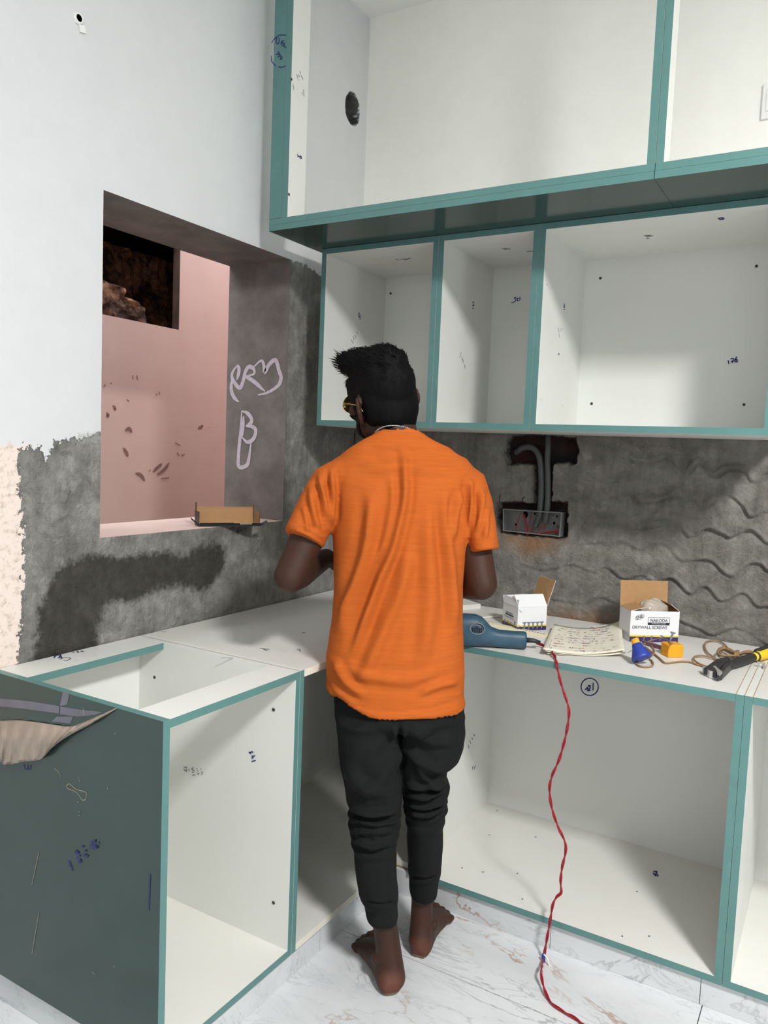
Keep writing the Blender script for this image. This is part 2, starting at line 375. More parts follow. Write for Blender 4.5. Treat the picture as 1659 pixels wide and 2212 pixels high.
# ------------------------------------------------------------------ ribbons of ink, lettering, small hardware
AXN = {('x', 1): (0, 1), ('x', -1): (0, -1), ('y', -1): (1, -1), ('y', 1): (1, 1), ('z', 1): (2, 1)}
def ribbon_vf(mb, P3, n, wd, off=.0006, m=0, taper=False):
    P3 = np.asarray(P3, float); n = np.asarray(n, float)
    if len(P3) < 2: return
    T = np.gradient(P3, axis=0); T /= np.linalg.norm(T, axis=1)[:, None]+1e-12; S = np.cross(n, T)*wd/2
    if taper: S = S*np.clip(np.sin(np.linspace(.25, math.pi-.25, len(P3)))*1.25, .3, 1)[:, None]
    a = P3+S+n*off; b = P3-S+n*off; k = len(P3)
    mb.add(np.vstack([a, b]), [(i, i+1, k+i+1, k+i) for i in range(k-1)], m)
def ink(parent, plane, val, sign, strokes, wd=.0022, mat='ink', name='handwriting', sm=True, taper=False, off=.0006):
    ax = 'xyz'.index(plane); n = np.zeros(3); n[ax] = sign; mb = MB()
    for k_, s in enumerate(strokes):
        P = np.array([at(x, y, ax, val) for x, y in s])
        if sm and len(P) > 2: P = smooth_path(P, 5)
        ribbon_vf(mb, P, n, wd, off+.0002*k_, 0, taper)
    o = mb.build(name, M[mat], parent)
    if len(strokes) > 1: o['kind'] = 'stuff'
    return o
def zs(o, sc, pts): return [(o[0]+x*sc, o[1]+y*sc) for x, y in pts]
def text(s, o, u, v, size, mat, parent, name='lettering', off=.0007, bold=0.):
    cu = bpy.data.curves.new('t', 'FONT'); cu.body = s; cu.size = 1; cu.align_x = 'CENTER'; cu.align_y = 'CENTER'; cu.offset = bold; cu.resolution_u = 3
    ob = bpy.data.objects.new('t', cu); C.objects.link(ob); dg = bpy.context.evaluated_depsgraph_get()
    me = bpy.data.meshes.new_from_object(ob.evaluated_get(dg)); bpy.data.objects.remove(ob)
    o, u, v = map(np.asarray, (o, u, v)); n = nrm(np.cross(u, v)); vv = np.empty(len(me.vertices)*3, np.float32); me.vertices.foreach_get('co', vv); vv = vv.reshape(-1, 3)
    set_v(me, o+vv[:, :1]*size*u+vv[:, 1:2]*size*v+n*off); me.materials.clear(); me.materials.append(mat); me.name = name
    return link(name, me, parent)
_screw = None
def screw(parent, P, n):
    global _screw
    n = np.asarray(n, float)
    mb = MB(); a = nrm(np.cross(n, (0, 0, 1) if abs(n[2]) < .9 else (1, 0, 0))); b_ = np.cross(n, a); P = np.asarray(P)
    prof = [(.0048, 0), (.0046, .0012), (.003, .0016), (.0022, .0004), (.0012, .0002)]
    mb.add(*loft([[P+n*h+(a*math.cos(t)+b_*math.sin(t))*r for t in np.linspace(0, 6.283, 10, endpoint=False)] for r, h in prof]))
    for t in (0, 1.571): d = a*math.cos(t)+b_*math.sin(t); e = np.cross(n, d); mb.obox(P+n*.0014-d*.0032-e*.0005, d*.0064, e*.001, n*.0003, 1)
    return mb.build('screw', [M['screw'], M['dark']], parent, False)

# ================================================================== SETTING
def heightwall(name, axis, A, Z, depthfn, holes, attrs, mat):
    """fine wall surface: axis 'x' -> plane X, A runs along Y; axis 'y' -> plane Y, A runs along X"""
    A = np.unique(np.round(A, 5)); Z = np.unique(np.round(Z, 5)); g = np.stack(np.meshgrid(A, Z, indexing='ij'), -1).reshape(-1, 2)
    d = depthfn(g); V = np.stack([d, g[:, 0], g[:, 1]], 1) if axis == 'x' else np.stack([g[:, 0], d, g[:, 1]], 1)
    nz = len(Z); i, j = np.meshgrid(np.arange(len(A)-1), np.arange(nz-1), indexing='ij'); i = i.ravel(); j = j.ravel()
    ca = (A[i]+A[i+1])/2; cz = (Z[j]+Z[j+1])/2; keep = np.ones(len(i), bool)
    for (a0, a1, z0, z1) in holes: keep &= ~((ca > a0) & (ca < a1) & (cz > z0) & (cz < z1))
    i, j = i[keep], j[keep]; F = np.stack([i*nz+j, (i+1)*nz+j, (i+1)*nz+j+1, i*nz+j+1], 1)
    if axis == 'x': pass
    me = bpy.data.meshes.new(name); me.vertices.add(len(V)); me.vertices.foreach_set('co', V.astype(np.float32).ravel())
    me.loops.add(len(F)*4); me.loops.foreach_set('vertex_index', F.astype(np.int32).ravel()); me.polygons.add(len(F)); me.polygons.foreach_set('loop_start', np.arange(0, len(F)*4, 4, dtype=np.int32))
    me.update(calc_edges=True)
    for k, fn in attrs.items():
        a = me.attributes.new(k, 'FLOAT', 'POINT'); a.data.foreach_set('value', fn(g).astype(np.float32))
    me.polygons.foreach_set('use_smooth', np.ones(len(F), bool)); me.materials.append(mat); me.validate()
    return tag(link(name, me), kind='structure')
def px2(poly, ax, val):
    o = [at(x, y, ax, val) for x, y in poly]; return [(p[1], p[2]) if ax == 0 else (p[0], p[2]) for p in o]
lsp = lambda a, b, s: np.linspace(a, b, int(abs(b-a)/s)+1)
none = lambda g: np.full(len(g), -1.)
# --- left wall
cem_poly = px2([(640, 556), (628, 562), (648, 570), (668, 578), (688, 596), (700, 620)], 0, 0)
cem_left = px2([(216, 936), (196, 940), (176, 952), (158, 944), (140, 955), (120, 952), (112, 968), (96, 1004), (86, 966), (70, 972), (45, 965), (42, 1010), (47, 1100), (52, 1200), (50, 1300), (38, 1440)], 0, 0)
poly_cem = [(OY0, OZ1)] and ([(.05, 1.93)] + [(y, z) for y, z in [cem_poly[4], cem_poly[3], cem_poly[2], cem_poly[1]]] + [(OY1-.12, 1.90), (OY0+.12, 1.30)] + cem_left + [(cem_left[-1][0], .3), (.05, .3)])
poly_prim = px2([(-300, 955), (-60, 958), (20, 962), (60, 960), (60, 1440), (30, 1600), (-400, 1600)], 0, 0)
poly_patch = px2([(165, 938), (190, 936), (222, 930), (222, 950), (190, 958), (168, 955)], 0, 0)
poly_damp = px2(zs((0, 700), .434, [(300, 1215), (350, 1190), (440, 1150), (530, 1150), (600, 1165), (700, 1140), (850, 1135), (930, 1150), (1000, 1100), (1040, 1090), (1110, 1105), (1130, 1160), (1110, 1230), (1050, 1310), (1000, 1330), (900, 1305), (760, 1330), (670, 1385), (560, 1380), (510, 1430), (490, 1520), (495, 1700), (60, 1760), (170, 1690), (190, 1450), (230, 1330), (260, 1260)]), 0, 0)
poly_drip = px2([(492, 1138), (534, 1138), (528, 1152), (510, 1156), (498, 1150)], 0, 0)
HC = (-.097, 2.592); HR = (.046, .055)
def left_depth(g):
    e = np.sqrt(((g[:, 0]-HC[0])/HR[0])**2+((g[:, 1]-HC[1])/HR[1])**2+.0) + .05*vnoise(g, 60, 3)
    d = -np.clip((1.04-e)*8, 0, 1)*.05
    d -= np.where(np.hypot(g[:, 0]+1.29, g[:, 1]-2.348) < .011, .03, 0)
    rect = [(OY0, OZ0), (OY1, OZ0), (OY1, OZ1), (OY0, OZ1)]
    cm = np.clip(sdf(g, poly_cem)*60, 0, 1)*np.clip(-sdf(g, rect)/.03, 0, 1)
    d += cm*(.0022*vnoise(g, 22, 1)+.0010*vnoise(g, 90, 2)-.003)
    for k, (poly, wpx) in enumerate([(zs((0, 700), .434, [(330, 830), (360, 850), (400, 860), (440, 920)]), .006), (zs((0, 700), .434, [(180, 900), (260, 905), (330, 910), (345, 840)]), .005), (zs((0, 700), .434, [(200, 1030), (240, 1060)]), .005), (zs((0, 700), .434, [(270, 990), (310, 965), (360, 970)]), .007)]):
        dd, sd, _ = seg_dist(g, px2(poly, 0, 0)); d += .005*np.exp(-(dd/wpx)**2)*np.where(sd > 0, 1, -.8)
    return d
LA = np.r_[lsp(FY, -2.0, .2), lsp(-2.0, OY0, .008), lsp(OY0, OY1, .008), lsp(OY1, 0, .006), OY0, OY1, lsp(-1.31, -1.27, .0035), lsp(-.15, -.04, .0035)]
LZ = np.r_[0, .4, lsp(.7, 2.1, .008), lsp(2.1, CEIL, .05), OZ0, OZ1, lsp(2.33, 2.37, .0035), lsp(2.53, 2.655, .0035)]
wl = heightwall('wall_left', 'x', LA, LZ, left_depth, [(OY0, OY1, OZ0, OZ1)], dict(
    cement=lambda g: sdf(g, poly_cem), primer=lambda g: sdf(g, poly_prim), patch=lambda g: sdf(g, poly_patch),
    damp=lambda g: np.maximum(sdf(g, poly_damp), sdf(g, poly_drip)-.004), sand=none,
    chase=lambda g: (1.06-np.sqrt(((g[:, 0]-HC[0])/HR[0])**2+((g[:, 1]-HC[1])/HR[1])**2))*.05), M['wall_left'])
core = MB()
for a0, a1, z0, z1 in [(FY, OY0-.02, 0, CEIL), (OY1+.02, .3, 0, CEIL), (OY0-.02, OY1+.02, 0, OZ0-.02), (OY0-.02, OY1+.02, OZ1+.02, CEIL)]: core.box((-OTH, a0, z0), (-.06, a1, z1))
tag(core.build('wall_left_core', M['reveal']), kind='structure'); 
bpy.data.objects['wall_left_core'].name = 'wall_corridor_side'
# reveals of the opening
def reveal(name, lo, hi, thin, mat):
    """thick lining set back behind the plaster with a thin lip up to the wall face"""
    mb = MB(); a, b_ = list(lo), list(hi); b_[0] = -.02; mb.box(a, b_); mb.box((-.0202, *thin[0]), (-.0006, *thin[1])); return tag(mb.build(name, mat), kind='structure')
sill = reveal('trim_1', (-OTH, OY0-.02, OZ0-.05), (0, OY1+.02, OZ0), ((OY0, OZ0-.0015), (OY1, OZ0)), M['pink_sill'])
reveal('trim_2', (-OTH, OY0-.02, OZ1), (0, OY1+.02, OZ1+.05), ((OY0, OZ1), (OY1, OZ1+.0015)), M['reveal'])
jamb = reveal('trim_3', (-OTH, OY1, OZ0), (0, OY1+.02, OZ1), ((OY1, OZ0), (OY1+.0015, OZ1)), M['reveal'])
reveal('trim_4', (-OTH, OY0-.02, OZ0), (0, OY0, OZ1), ((OY0-.0015, OZ0), (OY0, OZ1)), M['reveal'])
zz = lambda pts: zs((460, 560), .2171, pts)
chalk = [zz(s) for s in [
    [(250, 1050), (205, 1110), (190, 1170), (225, 1240), (270, 1280), (300, 1220), (325, 1120), (360, 1070), (405, 1090), (410, 1140), (345, 1160)], [(250, 1050), (262, 1110), (240, 1200)],
    [(300, 1150), (400, 1210), (520, 1315)], [(400, 1080), (480, 1010), (508, 1050), (520, 1125), (560, 1050), (625, 1005), (660, 1110), (680, 1180), (650, 1260), (540, 1330), (450, 1350)],
    [(195, 1170), (185, 1290), (210, 1370), (260, 1420)], [(290, 1510), (280, 1700), (262, 1900), (260, 2060), (340, 2050), (365, 1960), (385, 1800)],
    [(290, 1510), (350, 1535), (390, 1600), (365, 1645), (330, 1660)], [(330, 1662), (400, 1668), (430, 1710), (405, 1790), (345, 1820), (292, 1770)], [(292, 1770), (300, 1700), (310, 1560)]]]
ink(jamb, 'y', OY1, -1, chalk, .0150, 'chalk', 'chalk_scrawl', taper=True, off=.001)
# pipe stub in the left wall
ps = MB(); c0 = np.array((0.0, -1.29, 2.348))
ps.add(*loft([[c0+np.array((x, r*math.cos(t), r*math.sin(t))) for t in np.linspace(0, 6.283, 18, endpoint=False)] for x, r in [(-.028, .0085), (.006, .0085), (.006, .0125), (.0, .014)]], False))
fl = empty('pipe_stub', tuple(c0), 'small dark pipe end poking out of white wall high above the opening', 'pipe')
ps.build('pipe_sleeve', M['plate'], fl, True)
mesh('bore', *loft([[c0+np.array((.0045, r*math.cos(t), r*math.sin(t))) for t in np.linspace(0, 6.283, 18, endpoint=False)] for r in (.0004, .0084)]), M['dark'], fl)
MB().obox(c0+np.array((.001, .004, -.03)), (0, .016, .004), (0, -.004, .016), (.004, 0, 0)).build('plaster_chip', M['plate'], fl)
# --- back wall
T_poly = px2([(1090, 978), (1094, 955), (1104, 941), (1140, 938), (1200, 941), (1243, 946), (1246, 975), (1243, 1000), (1232, 1004), (1228, 998), (1200, 1000), (1192, 1004), (1190, 1082), (1222, 1088), (1224, 1160), (1212, 1162), (1140, 1156), (1082, 1150), (1074, 1120), (1076, 1086), (1120, 1085), (1152, 1088), (1151, 1004), (1112, 1000), (1100, 1004)], 1, 0)
zb = lambda pts: px2(zs((960, 900), .4214, pts), 1, 0)
waves = [zb(s) for s in [
    [(960, 215), (1050, 230), (1140, 205), (1185, 250), (1240, 290), (1290, 232), (1330, 250), (1385, 300), (1450, 265), (1530, 270), (1570, 330), (1610, 330), (1659, 290), (1760, 330)],
    [(860, 400), (940, 385), (1000, 430), (1100, 425), (1200, 405), (1310, 460), (1400, 418), (1470, 410), (1530, 460), (1570, 515), (1659, 490), (1760, 540)],
    [(730, 560), (870, 530), (950, 572), (1060, 555), (1180, 550), (1260, 620), (1340, 575), (1420, 600), (1470, 620), (1560, 580), (1610, 610), (1659, 650), (1760, 640)],
    [(740, 650), (910, 645), (1000, 685), (1090, 650), (1160, 680), (1210, 740), (1300, 735), (1370, 742), (1430, 800), (1490, 820), (1560, 757), (1620, 757), (1659, 790), (1760, 800)],
    [(400, 760), (520, 790), (650, 760), (760, 800), (830, 775), (920, 835), (1010, 815), (1080, 852), (1170, 830), (1260, 912), (1340, 870), (1420, 950), (1530, 905), (1600, 972), (1659, 975), (1760, 1000)],
    [(560, 940), (700, 960), (800, 930), (860, 950)], [(1100, 1000), (1210, 1050), (1300, 1085), (1380, 1122), (1480, 1085), (1560, 1110), (1659, 1170), (1760, 1180)]]]
poly_sand = [px2([(1175, 1322), (1230, 1325), (1300, 1332), (1350, 1345), (1352, 1362), (1240, 1348), (1180, 1338)], 1, 0), px2([(1085, 1150), (1180, 1156), (1222, 1160), (1200, 1185), (1130, 1195), (1090, 1175)], 1, 0)]
def back_depth(g):
    d = np.clip((sdf(g, T_poly)+.004+.004*vnoise(g, 120, 5))*160, 0, 1)*.042
    cm = np.clip((1.95-g[:, 1])*60, 0, 1)
    d -= cm*(.0016*vnoise(g, 26, 11)+.0008*vnoise(g, 110, 12))
    for k, wv in enumerate(waves):
        P = smooth_path(wv, 4); dd, sd, tt = seg_dist(g, P)
        amp = .35+.75*np.clip((g[:, 0]-.75)/.6, 0, 1); br = np.clip(.75+.5*vnoise(g, 30, 40+k), .15, 1.1)
        s = dd*sd
        d -= cm*amp*br*(.0100*np.exp(-((s-.006)/.0048)**2)-.0085*np.exp(-((s+.005)/.005)**2))
    d -= .004*np.exp(-(np.minimum.reduce([np.abs(sdf(g, q)) for q in poly_sand[:1]])/.02)**2)*np.clip(vnoise(g, 120, 21), 0, 1)
    return d
BA = np.r_[lsp(0, .55, .02), lsp(.55, 1.8, .0045), lsp(1.8, RX, .2)]; BZ = np.r_[0, .4, lsp(.76, 1.46, .0045), lsp(1.5, CEIL, .06)]
heightwall('wall_back', 'y', BA, BZ, back_depth, [], dict(cement=lambda g: 1.95-g[:, 1], primer=none, patch=none, damp=lambda g: np.full(len(g), -.3),
    sand=lambda g: np.maximum.reduce([sdf(g, q) for q in poly_sand]), chase=lambda g: sdf(g, T_poly)), M['wall_back'])
bc = MB(); bc.box((-.06, .06, 0), (RX+.1, .2, CEIL)); tag(bc.build('wall_behind', M['reveal']), kind='structure')
# other walls, ceiling, floor (doorway on the right; unseen window behind the camera added to light the upper cabinets)
tag(MB().box((-OTH, FY-.2, CEIL), (RX+.2, .2, CEIL+.15)).build('ceiling', painted('white_ceiling_paint', (240, 240, 236))), kind='structure')
rw = MB(); DY0, DY1, DZ = -2.2, -1.6, 2.1
for y0, y1, z0, z1 in [(FY, DY0, 0, CEIL), (DY1, .2, 0, CEIL), (DY0, DY1, DZ, CEIL)]: rw.box((RX, y0, z0), (RX+.15, y1, z1))
tag(rw.build('wall_right', M['rough']), kind='structure')
fw_ = MB(); WX0, WX1, WZ0, WZ1 = 1.2, 3.2, 1.45, 2.7
for x0, x1, z0, z1 in [(-.3, WX0, 0, CEIL), (WX1, RX+.15, 0, CEIL), (WX0, WX1, 0, WZ0), (WX0, WX1, WZ1, CEIL)]: fw_.box((x0, FY-.15, z0), (x1, FY, z1))
tag(fw_.build('wall_front', M['rough']), kind='structure')
portal('added_window_daylight', ((WX0+WX1)/2, FY-.02, (WZ0+WZ1)/2), (math.radians(90), 0, 0), WX1-WX0, WZ1-WZ0)
portal('doorway_daylight', (RX+.02, (DY0+DY1)/2, DZ/2), (0, math.radians(90), 0), DZ, DY1-DY0)
wf = MB()
for x0, x1, z0, z1 in [(WX0, WX1, WZ0, WZ0+.05), (WX0, WX1, WZ1-.05, WZ1), (WX0, WX0+.05, WZ0, WZ1), (WX1-.05, WX1, WZ0, WZ1), ((WX0+WX1)/2-.03, (WX0+WX1)/2+.03, WZ0, WZ1)]: wf.box((x0, FY-.12, z0), (x1, FY-.06, z1))
tag(wf.build('added_window_1', M['lamp_frame']), kind='structure')
floor = tag(MB().box((-.3, FY-.2, -.12), (RX+.2, .2, -.009)).build('floor', M['grout']), kind='structure')
JY = at(910, 2081, 2, 0)[1]; JX = at(1512, 2190, 2, 0)[0]; TW, TL = .60, 1.20; tile_me = None
ys = [JY+TW*k for k in range(-6, 3)]; xs0 = JX
for r, y0 in enumerate(ys):
    sh = 0 if r % 2 == 0 else .0
    for k in range(-2, 3):
        x0 = xs0+TL*k+sh; lo = (max(x0+.0012, -.02), max(y0+.0016, FY), -.009); hi = (min(x0+TL-.0012, RX+.02), min(y0+TW-.0012, .05), 0)
        if hi[0]-lo[0] < .05 or hi[1]-lo[1] < .05: continue
        o = MB().box(lo, hi).build('tile', M['marble'], floor)
# plinth tiles
PX, PY = DL-.010, -DB+.010
bl = tag(MB().box((PX-.05, -YE+.012, -.001), (PX-.0125, -.02, KICK)).build('baseboard_left', M['grout']), kind='structure')
for y0, y1 in [(-YE+.0225, -.932), (-.93, -.33)]: MB().box((PX-.012, y0, .0005), (PX, y1, KICK-.001)).build('tile', M['marble'], bl)
bb = tag(MB().box((PX, PY+.0125, -.001), (2.4, PY+.05, KICK)).build('baseboard_back', M['grout']), kind='structure')
xj = [PX+.001, at(1188, 2040, 1, PY)[0], at(1512, 2150, 1, PY)[0], 2.05, 2.4]
for a, b_ in zip(xj[:-1], xj[1:]): MB().box((a+.0008, PY, .0005), (b_-.0008, PY+.012, KICK-.001)).build('tile', M['marble'], bb)
bf = tag(MB().box((0, -YE+.0225, -.001), (PX-.013, -YE+.05, KICK)).build('baseboard_front', M['grout']), kind='structure')
MB().box((.002, -YE+.010, .0005), (PX, -YE+.022, KICK-.001)).build('tile', M['marble'], bf)
# corridor beyond the opening
PK = -1.2; h0, h1, k0, k1 = at(389, 600, 0, PK)[1]-.46, at(389, 600, 0, PK)[1], at(300, 695, 0, PK)[2], 2.32
pw = MB(); PT = .045
for y0, y1, z0, z1 in [(-3, h0, 0, 3.1), (h1, 2.6, 0, 3.1), (h0, h1, 0, k0), (h0, h1, k1, 3.1)]: pw.box((PK-PT, y0, z0), (PK, y1, z1))
cw = tag(pw.build('wall_corridor', M['pink']), kind='structure')
hr = MB(); hr.box((PK-PT-.001, h1-.001, k0), (PK-.002, h1+.01, k1)); hr.box((PK-PT-.001, h0, k0-.01), (PK-.002, h1, k0+.001)); hr.build('hole_lining', M['brown_lining'], cw)
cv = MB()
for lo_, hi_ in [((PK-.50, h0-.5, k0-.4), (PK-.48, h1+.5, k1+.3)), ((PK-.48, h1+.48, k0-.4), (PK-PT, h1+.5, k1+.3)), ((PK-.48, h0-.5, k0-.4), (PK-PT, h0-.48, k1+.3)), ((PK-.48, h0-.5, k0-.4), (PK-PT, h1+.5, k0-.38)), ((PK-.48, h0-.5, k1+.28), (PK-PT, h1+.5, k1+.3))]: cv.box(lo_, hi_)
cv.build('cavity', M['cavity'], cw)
hb = MB(); ny, nz = 50, 36; gy = np.linspace(h0-.1, h1+.35, ny); gz = np.linspace(k0-.15, k1, nz); G = np.stack(np.meshgrid(gy, gz, indexing='ij'), -1).reshape(-1, 2)
dx = PK-.40+.34*np.clip((k0+.235-.42*np.clip(G[:, 0]-h0-.12, 0, 1)-G[:, 1])/.10+.35*vnoise(G, 26, 4), 0, 1)*np.clip(1-(G[:, 0]-h0-.30)/.35, .2, 1)+.014*vnoise(G, 60, 5)
hb.add(np.stack([dx, G[:, 0], G[:, 1]], 1), [(i*nz+j, (i+1)*nz+j, (i+1)*nz+j+1, i*nz+j+1) for i in range(ny-1) for j in range(nz-1)]); hb.build('rubble', M['rubble'], cw)
zc = lambda pts: zs((0, 700), .434, pts)
sm = [zc(s) for s in [[(560, 405), (572, 420), (568, 430)], [(530, 440), (538, 455), (528, 462)], [(660, 255), (662, 275)], [(680, 255), (684, 278)], [(780, 345), (776, 356)], [(793, 336), (792, 352)], [(630, 375), (642, 385)], [(515, 312), (524, 300)], [(612, 615), (628, 640), (636, 660)], [(985, 520), (1000, 512), (1010, 505)], [(880, 640), (890, 655)], [(900, 655), (918, 648)], [(1040, 512), (1041, 516)], [(760, 735), (785, 712), (805, 695)], [(780, 750), (815, 725), (840, 690)], [(672, 742), (700, 752), (718, 780)], [(740, 735), (746, 725)], [(800, 770), (840, 765)], [(620, 530), (640, 520), (655, 540)], [(870, 590), (895, 605)], [(545, 297), (552, 295)]]]
ink(cw, 'x', PK, 1, sm, .016, 'smudge', 'smudge', taper=True)
MB().box((PK-.2, -3.05, -.1), (-OTH, 2.65, -.0)).build('floor_corridor', M['grout']); tag(bpy.data.objects['floor_corridor'], kind='structure')
e1 = MB(); e1.box((PK-.2, 2.6, 0), (-OTH, 2.75, 3.1)); e1.box((PK-.2, -3.15, 0), (-OTH, -3, 3.1)); e1.box((-OTH, .3, 0), (-.1, 2.75, 3.1)); tag(e1.build('wall_corridor_end', M['pink']), kind='structure')
portal('shaft_daylight', ((PK-OTH)/2, -.2, 3.1), (0, 0, 0), -PK-OTH, 5.6)

# ceiling lamp (the room's main light)
lp = empty('ceiling_light', LAMP_POS, 'square white flat panel lamp fixed under the ceiling', 'lamp')
x, y, z = LAMP_POS; LS = .21
fr = MB(); fr.box((x-LS-.02, y-LS-.02, z-.03), (x+LS+.02, y-LS, z)); fr.box((x-LS-.02, y+LS, z-.03), (x+LS+.02, y+LS+.02, z)); fr.box((x-LS-.02, y-LS, z-.03), (x-LS, y+LS, z)); fr.box((x+LS, y-LS, z-.03), (x+LS+.02, y+LS, z)); fr.build('frame', M['lamp_frame'], lp)
m, nt, b = nmat('lamp_diffuser'); b.inputs['Base Color'].default_value = (.9, .9, .88, 1); b.inputs['Emission Color'].default_value = (1, .97, .92, 1); b.inputs['Emission Strength'].default_value = 3; MB().box((x-LS, y-LS, z-.018), (x+LS, y+LS, z-.004)).build('diffuser', m, lp)
l = bpy.data.lights.new('lamp_light', 'AREA'); l.shape = 'SQUARE'; l.size = 2*LS; l.energy = LAMP_W; l.color = (1, .995, .985)
lo = bpy.data.objects.new('lamp_light', l); C.objects.link(lo); lo.location = (x, y, z-.035)

# ================================================================== CABINETS
Wm = [M['white'], M['teal'], M['teal_gloss'], M['raw'], M['white_dirty']]
def board(parent, name, lo, hi, fm=None, m=0): return MB().box(lo, hi, m, fm).build(name, Wm, parent)
TB = .018
# --- loft units
LZ0, LZ1 = UT+.001, 2.0395
lofts = []
for k, (x0, x1, lab) in enumerate([(.0745, 1.2278, 'teal framed loft cabinet without doors, nearest the left wall'), (1.2292, 2.40, 'teal framed loft cabinet without doors, running out of frame on the right')]):
    lf = empty('loft_cabinet', (x0, -LD, LZ0), lab, 'cabinet', 'loft cabinets under the ceiling'); lofts.append(lf)
    sw0, sw1 = (.0705, .019) if k == 0 else (.018, .02)
    MB().box((x0, -LD, LZ0), (x1, -.003, LZ0+.018), 1, {'-Z': 2, '+Z': 0}).build('bottom_panel', Wm, lf)
    MB().box((x0, -LD, LZ0+.0185), (x1, -LD+.09, LZ1), 1, {'+Z': 0}).build('bottom_rail', Wm, lf)
    if k == 0:
        MB().box((x0, -LD, LZ0+.0365), (x0+.047, -LD+.085, CEIL-.001), 1).build('stile', Wm, lf)
        MB().box((x0+.0475, -LD, LZ0+.0365), (x0+sw0, -LD+.085, CEIL-.001), 0, {'-Y': 1}).build('stile', Wm, lf)
    else: MB().box((x0, -LD, LZ0+.0365), (x0+sw0, -LD+.06, CEIL-.001), 0, {'-Y': 1}).build('stile', Wm, lf)
    MB().box((x1-sw1, -LD, LZ0+.0365), (x1, -LD+.06, CEIL-.001), 0, {'-Y': 1}).build('stile', Wm, lf)
zl = lambda pts: zs((575, 50), .1446, pts)
ink(lofts[0], 'y', -LD, -1, [zl(s) for s in [[(300, 180), (200, 180), (130, 230), (80, 300)], [(80, 490), (85, 570), (145, 640)], [(180, 650), (230, 660), (290, 640)], [(130, 235), (160, 220), (150, 300)], [(190, 215), (200, 260), (180, 310), (160, 300)], [(270, 260), (225, 285), (250, 340), (280, 320), (240, 290)], [(270, 340), (295, 375)], [(180, 425), (195, 460), (150, 470)], [(195, 460), (215, 490), (180, 510)], [(215, 490), (240, 510), (215, 545), (240, 530)]]], .003)
ink(lofts[0], 'x', .145, 1, [zl(s) for s in [[(460, 1960), (480, 1985), (465, 2000)], [(485, 1985), (500, 2005), (490, 1990)], [(510, 1975), (500, 2010), (525, 2020), (525, 1995), (508, 1995)]]], .003)
ink(lofts[0], 'x', .145, 1, [zl(s) for s in [[(500, 715), (515, 760)], [(450, 765), (475, 830)], [(475, 770), (500, 805)], [(520, 780), (545, 845)], [(480, 840), (485, 855)], [(555, 990), (560, 1100)], [(525, 1040), (535, 1055)], [(395, 915), (410, 1000)]]], .002, 'ink_dark', 'pencil_mark')
for p in [(374/6.9146+575, 837/6.9146+50), (624, 420)]: screw(lofts[0], at(p[0], p[1], 0, .145), (1, 0, 0))
# --- wall units
uc = []
for k, (x0, x1, lab) in enumerate([(UX, .5436, 'open wall cabinet behind the head of the man, nearest the plastered left wall'), (.5444, .8654, 'narrow open wall cabinet, middle of the three under the loft'), (.8662, 1.4995, 'wide open wall cabinet above the exposed electrical box')]):
    u = empty('wall_cabinet', (x0, 0, UB), lab, 'cabinet', 'open wall cabinets in a row'); uc.append(u)
    Y0, Y1 = -UD, -.003
    board(u, 'side_panel', (x0, Y0, UB), (x0+TB, Y1, UT), {'-Y': 1, '-X': 0}); board(u, 'side_panel', (x1-TB, Y0, UB), (x1, Y1, UT), {'-Y': 1})
    board(u, 'top_panel', (x0+TB, Y0, UT-.0175), (x1-TB, Y1, UT), {'-Y': 1}); board(u, 'bottom_panel', (x0+TB, Y0, UB), (x1-TB, Y1, UB+TB), {'-Y': 1})
    board(u, 'back_panel', (x0+TB, Y1-.018, UB+TB), (x1-TB, Y1-.008, UT-.0175))
YB = -.021
zu = lambda pts: zs((740, 600), .31344, pts)
ink(uc[0], 'x', UX+TB, 1, [zu(s) for s in [[(112, 240), (108, 262), (122, 262), (112, 240)], [(110, 270), (124, 272)], [(112, 285), (126, 282)]]], .0025)
ink(uc[0], 'x', UX+TB, 1, [zu(s) for s in [[(55, 425), (75, 452)], [(70, 405), (78, 420), (72, 430)], [(85, 395), (92, 412)], [(98, 375), (106, 388)]]], .002, 'ink_dark', 'pencil_mark')
ink(uc[1], 'x', .5444+TB, 1, [zu(s) for s in [[(892, 170), (905, 168), (898, 182)], [(893, 190), (906, 188), (895, 200)], [(893, 212), (903, 212)]]], .0025)
ink(uc[1], 'x', .5444+TB, 1, [zu(s) for s in [[(816, 515), (805, 552)], [(820, 545), (824, 570)], [(826, 560), (832, 585)], [(838, 598), (844, 625)]]], .002, 'ink_dark', 'pencil_mark')
ink(uc[1], 'y', YB, -1, [zu(s) for s in [[(1197, 135), (1183, 140), (1196, 152), (1182, 168), (1162, 172)], [(1208, 138), (1205, 158), (1216, 158)], [(1200, 145), (1216, 142)], [(1224, 132), (1222, 158)]]], .003)
ink(uc[2], 'x', .8662+TB, 1, [zu(s) for s in [[(1525, 175), (1530, 188), (1522, 192), (1531, 202), (1522, 206)], [(1524, 220), (1532, 216)]]], .0025)
ink(uc[2], 'x', .8662+TB, 1, [zu(s) for s in [[(1484, 345), (1490, 375)], [(1492, 385), (1494, 412)], [(1500, 350), (1502, 372)], [(1512, 348), (1510, 362)], [(1483, 520), (1492, 525), (1484, 532)], [(1364, 830), (1364, 848)], [(1510, 875), (1510, 888)], [(1404, 40), (1405, 55)]]], .002, 'ink_dark', 'pencil_mark')
zu3 = lambda pts: zs((600, 440), .6383, pts)
ink(uc[2], 'y', YB, -1, [zu3(s) for s in [[(1524, 530), (1527, 542)], [(1532, 526), (1542, 524), (1538, 540)], [(1533, 534), (1543, 533)], [(1554, 518), (1546, 532), (1554, 536), (1554, 528), (1547, 530)]]], .0035)
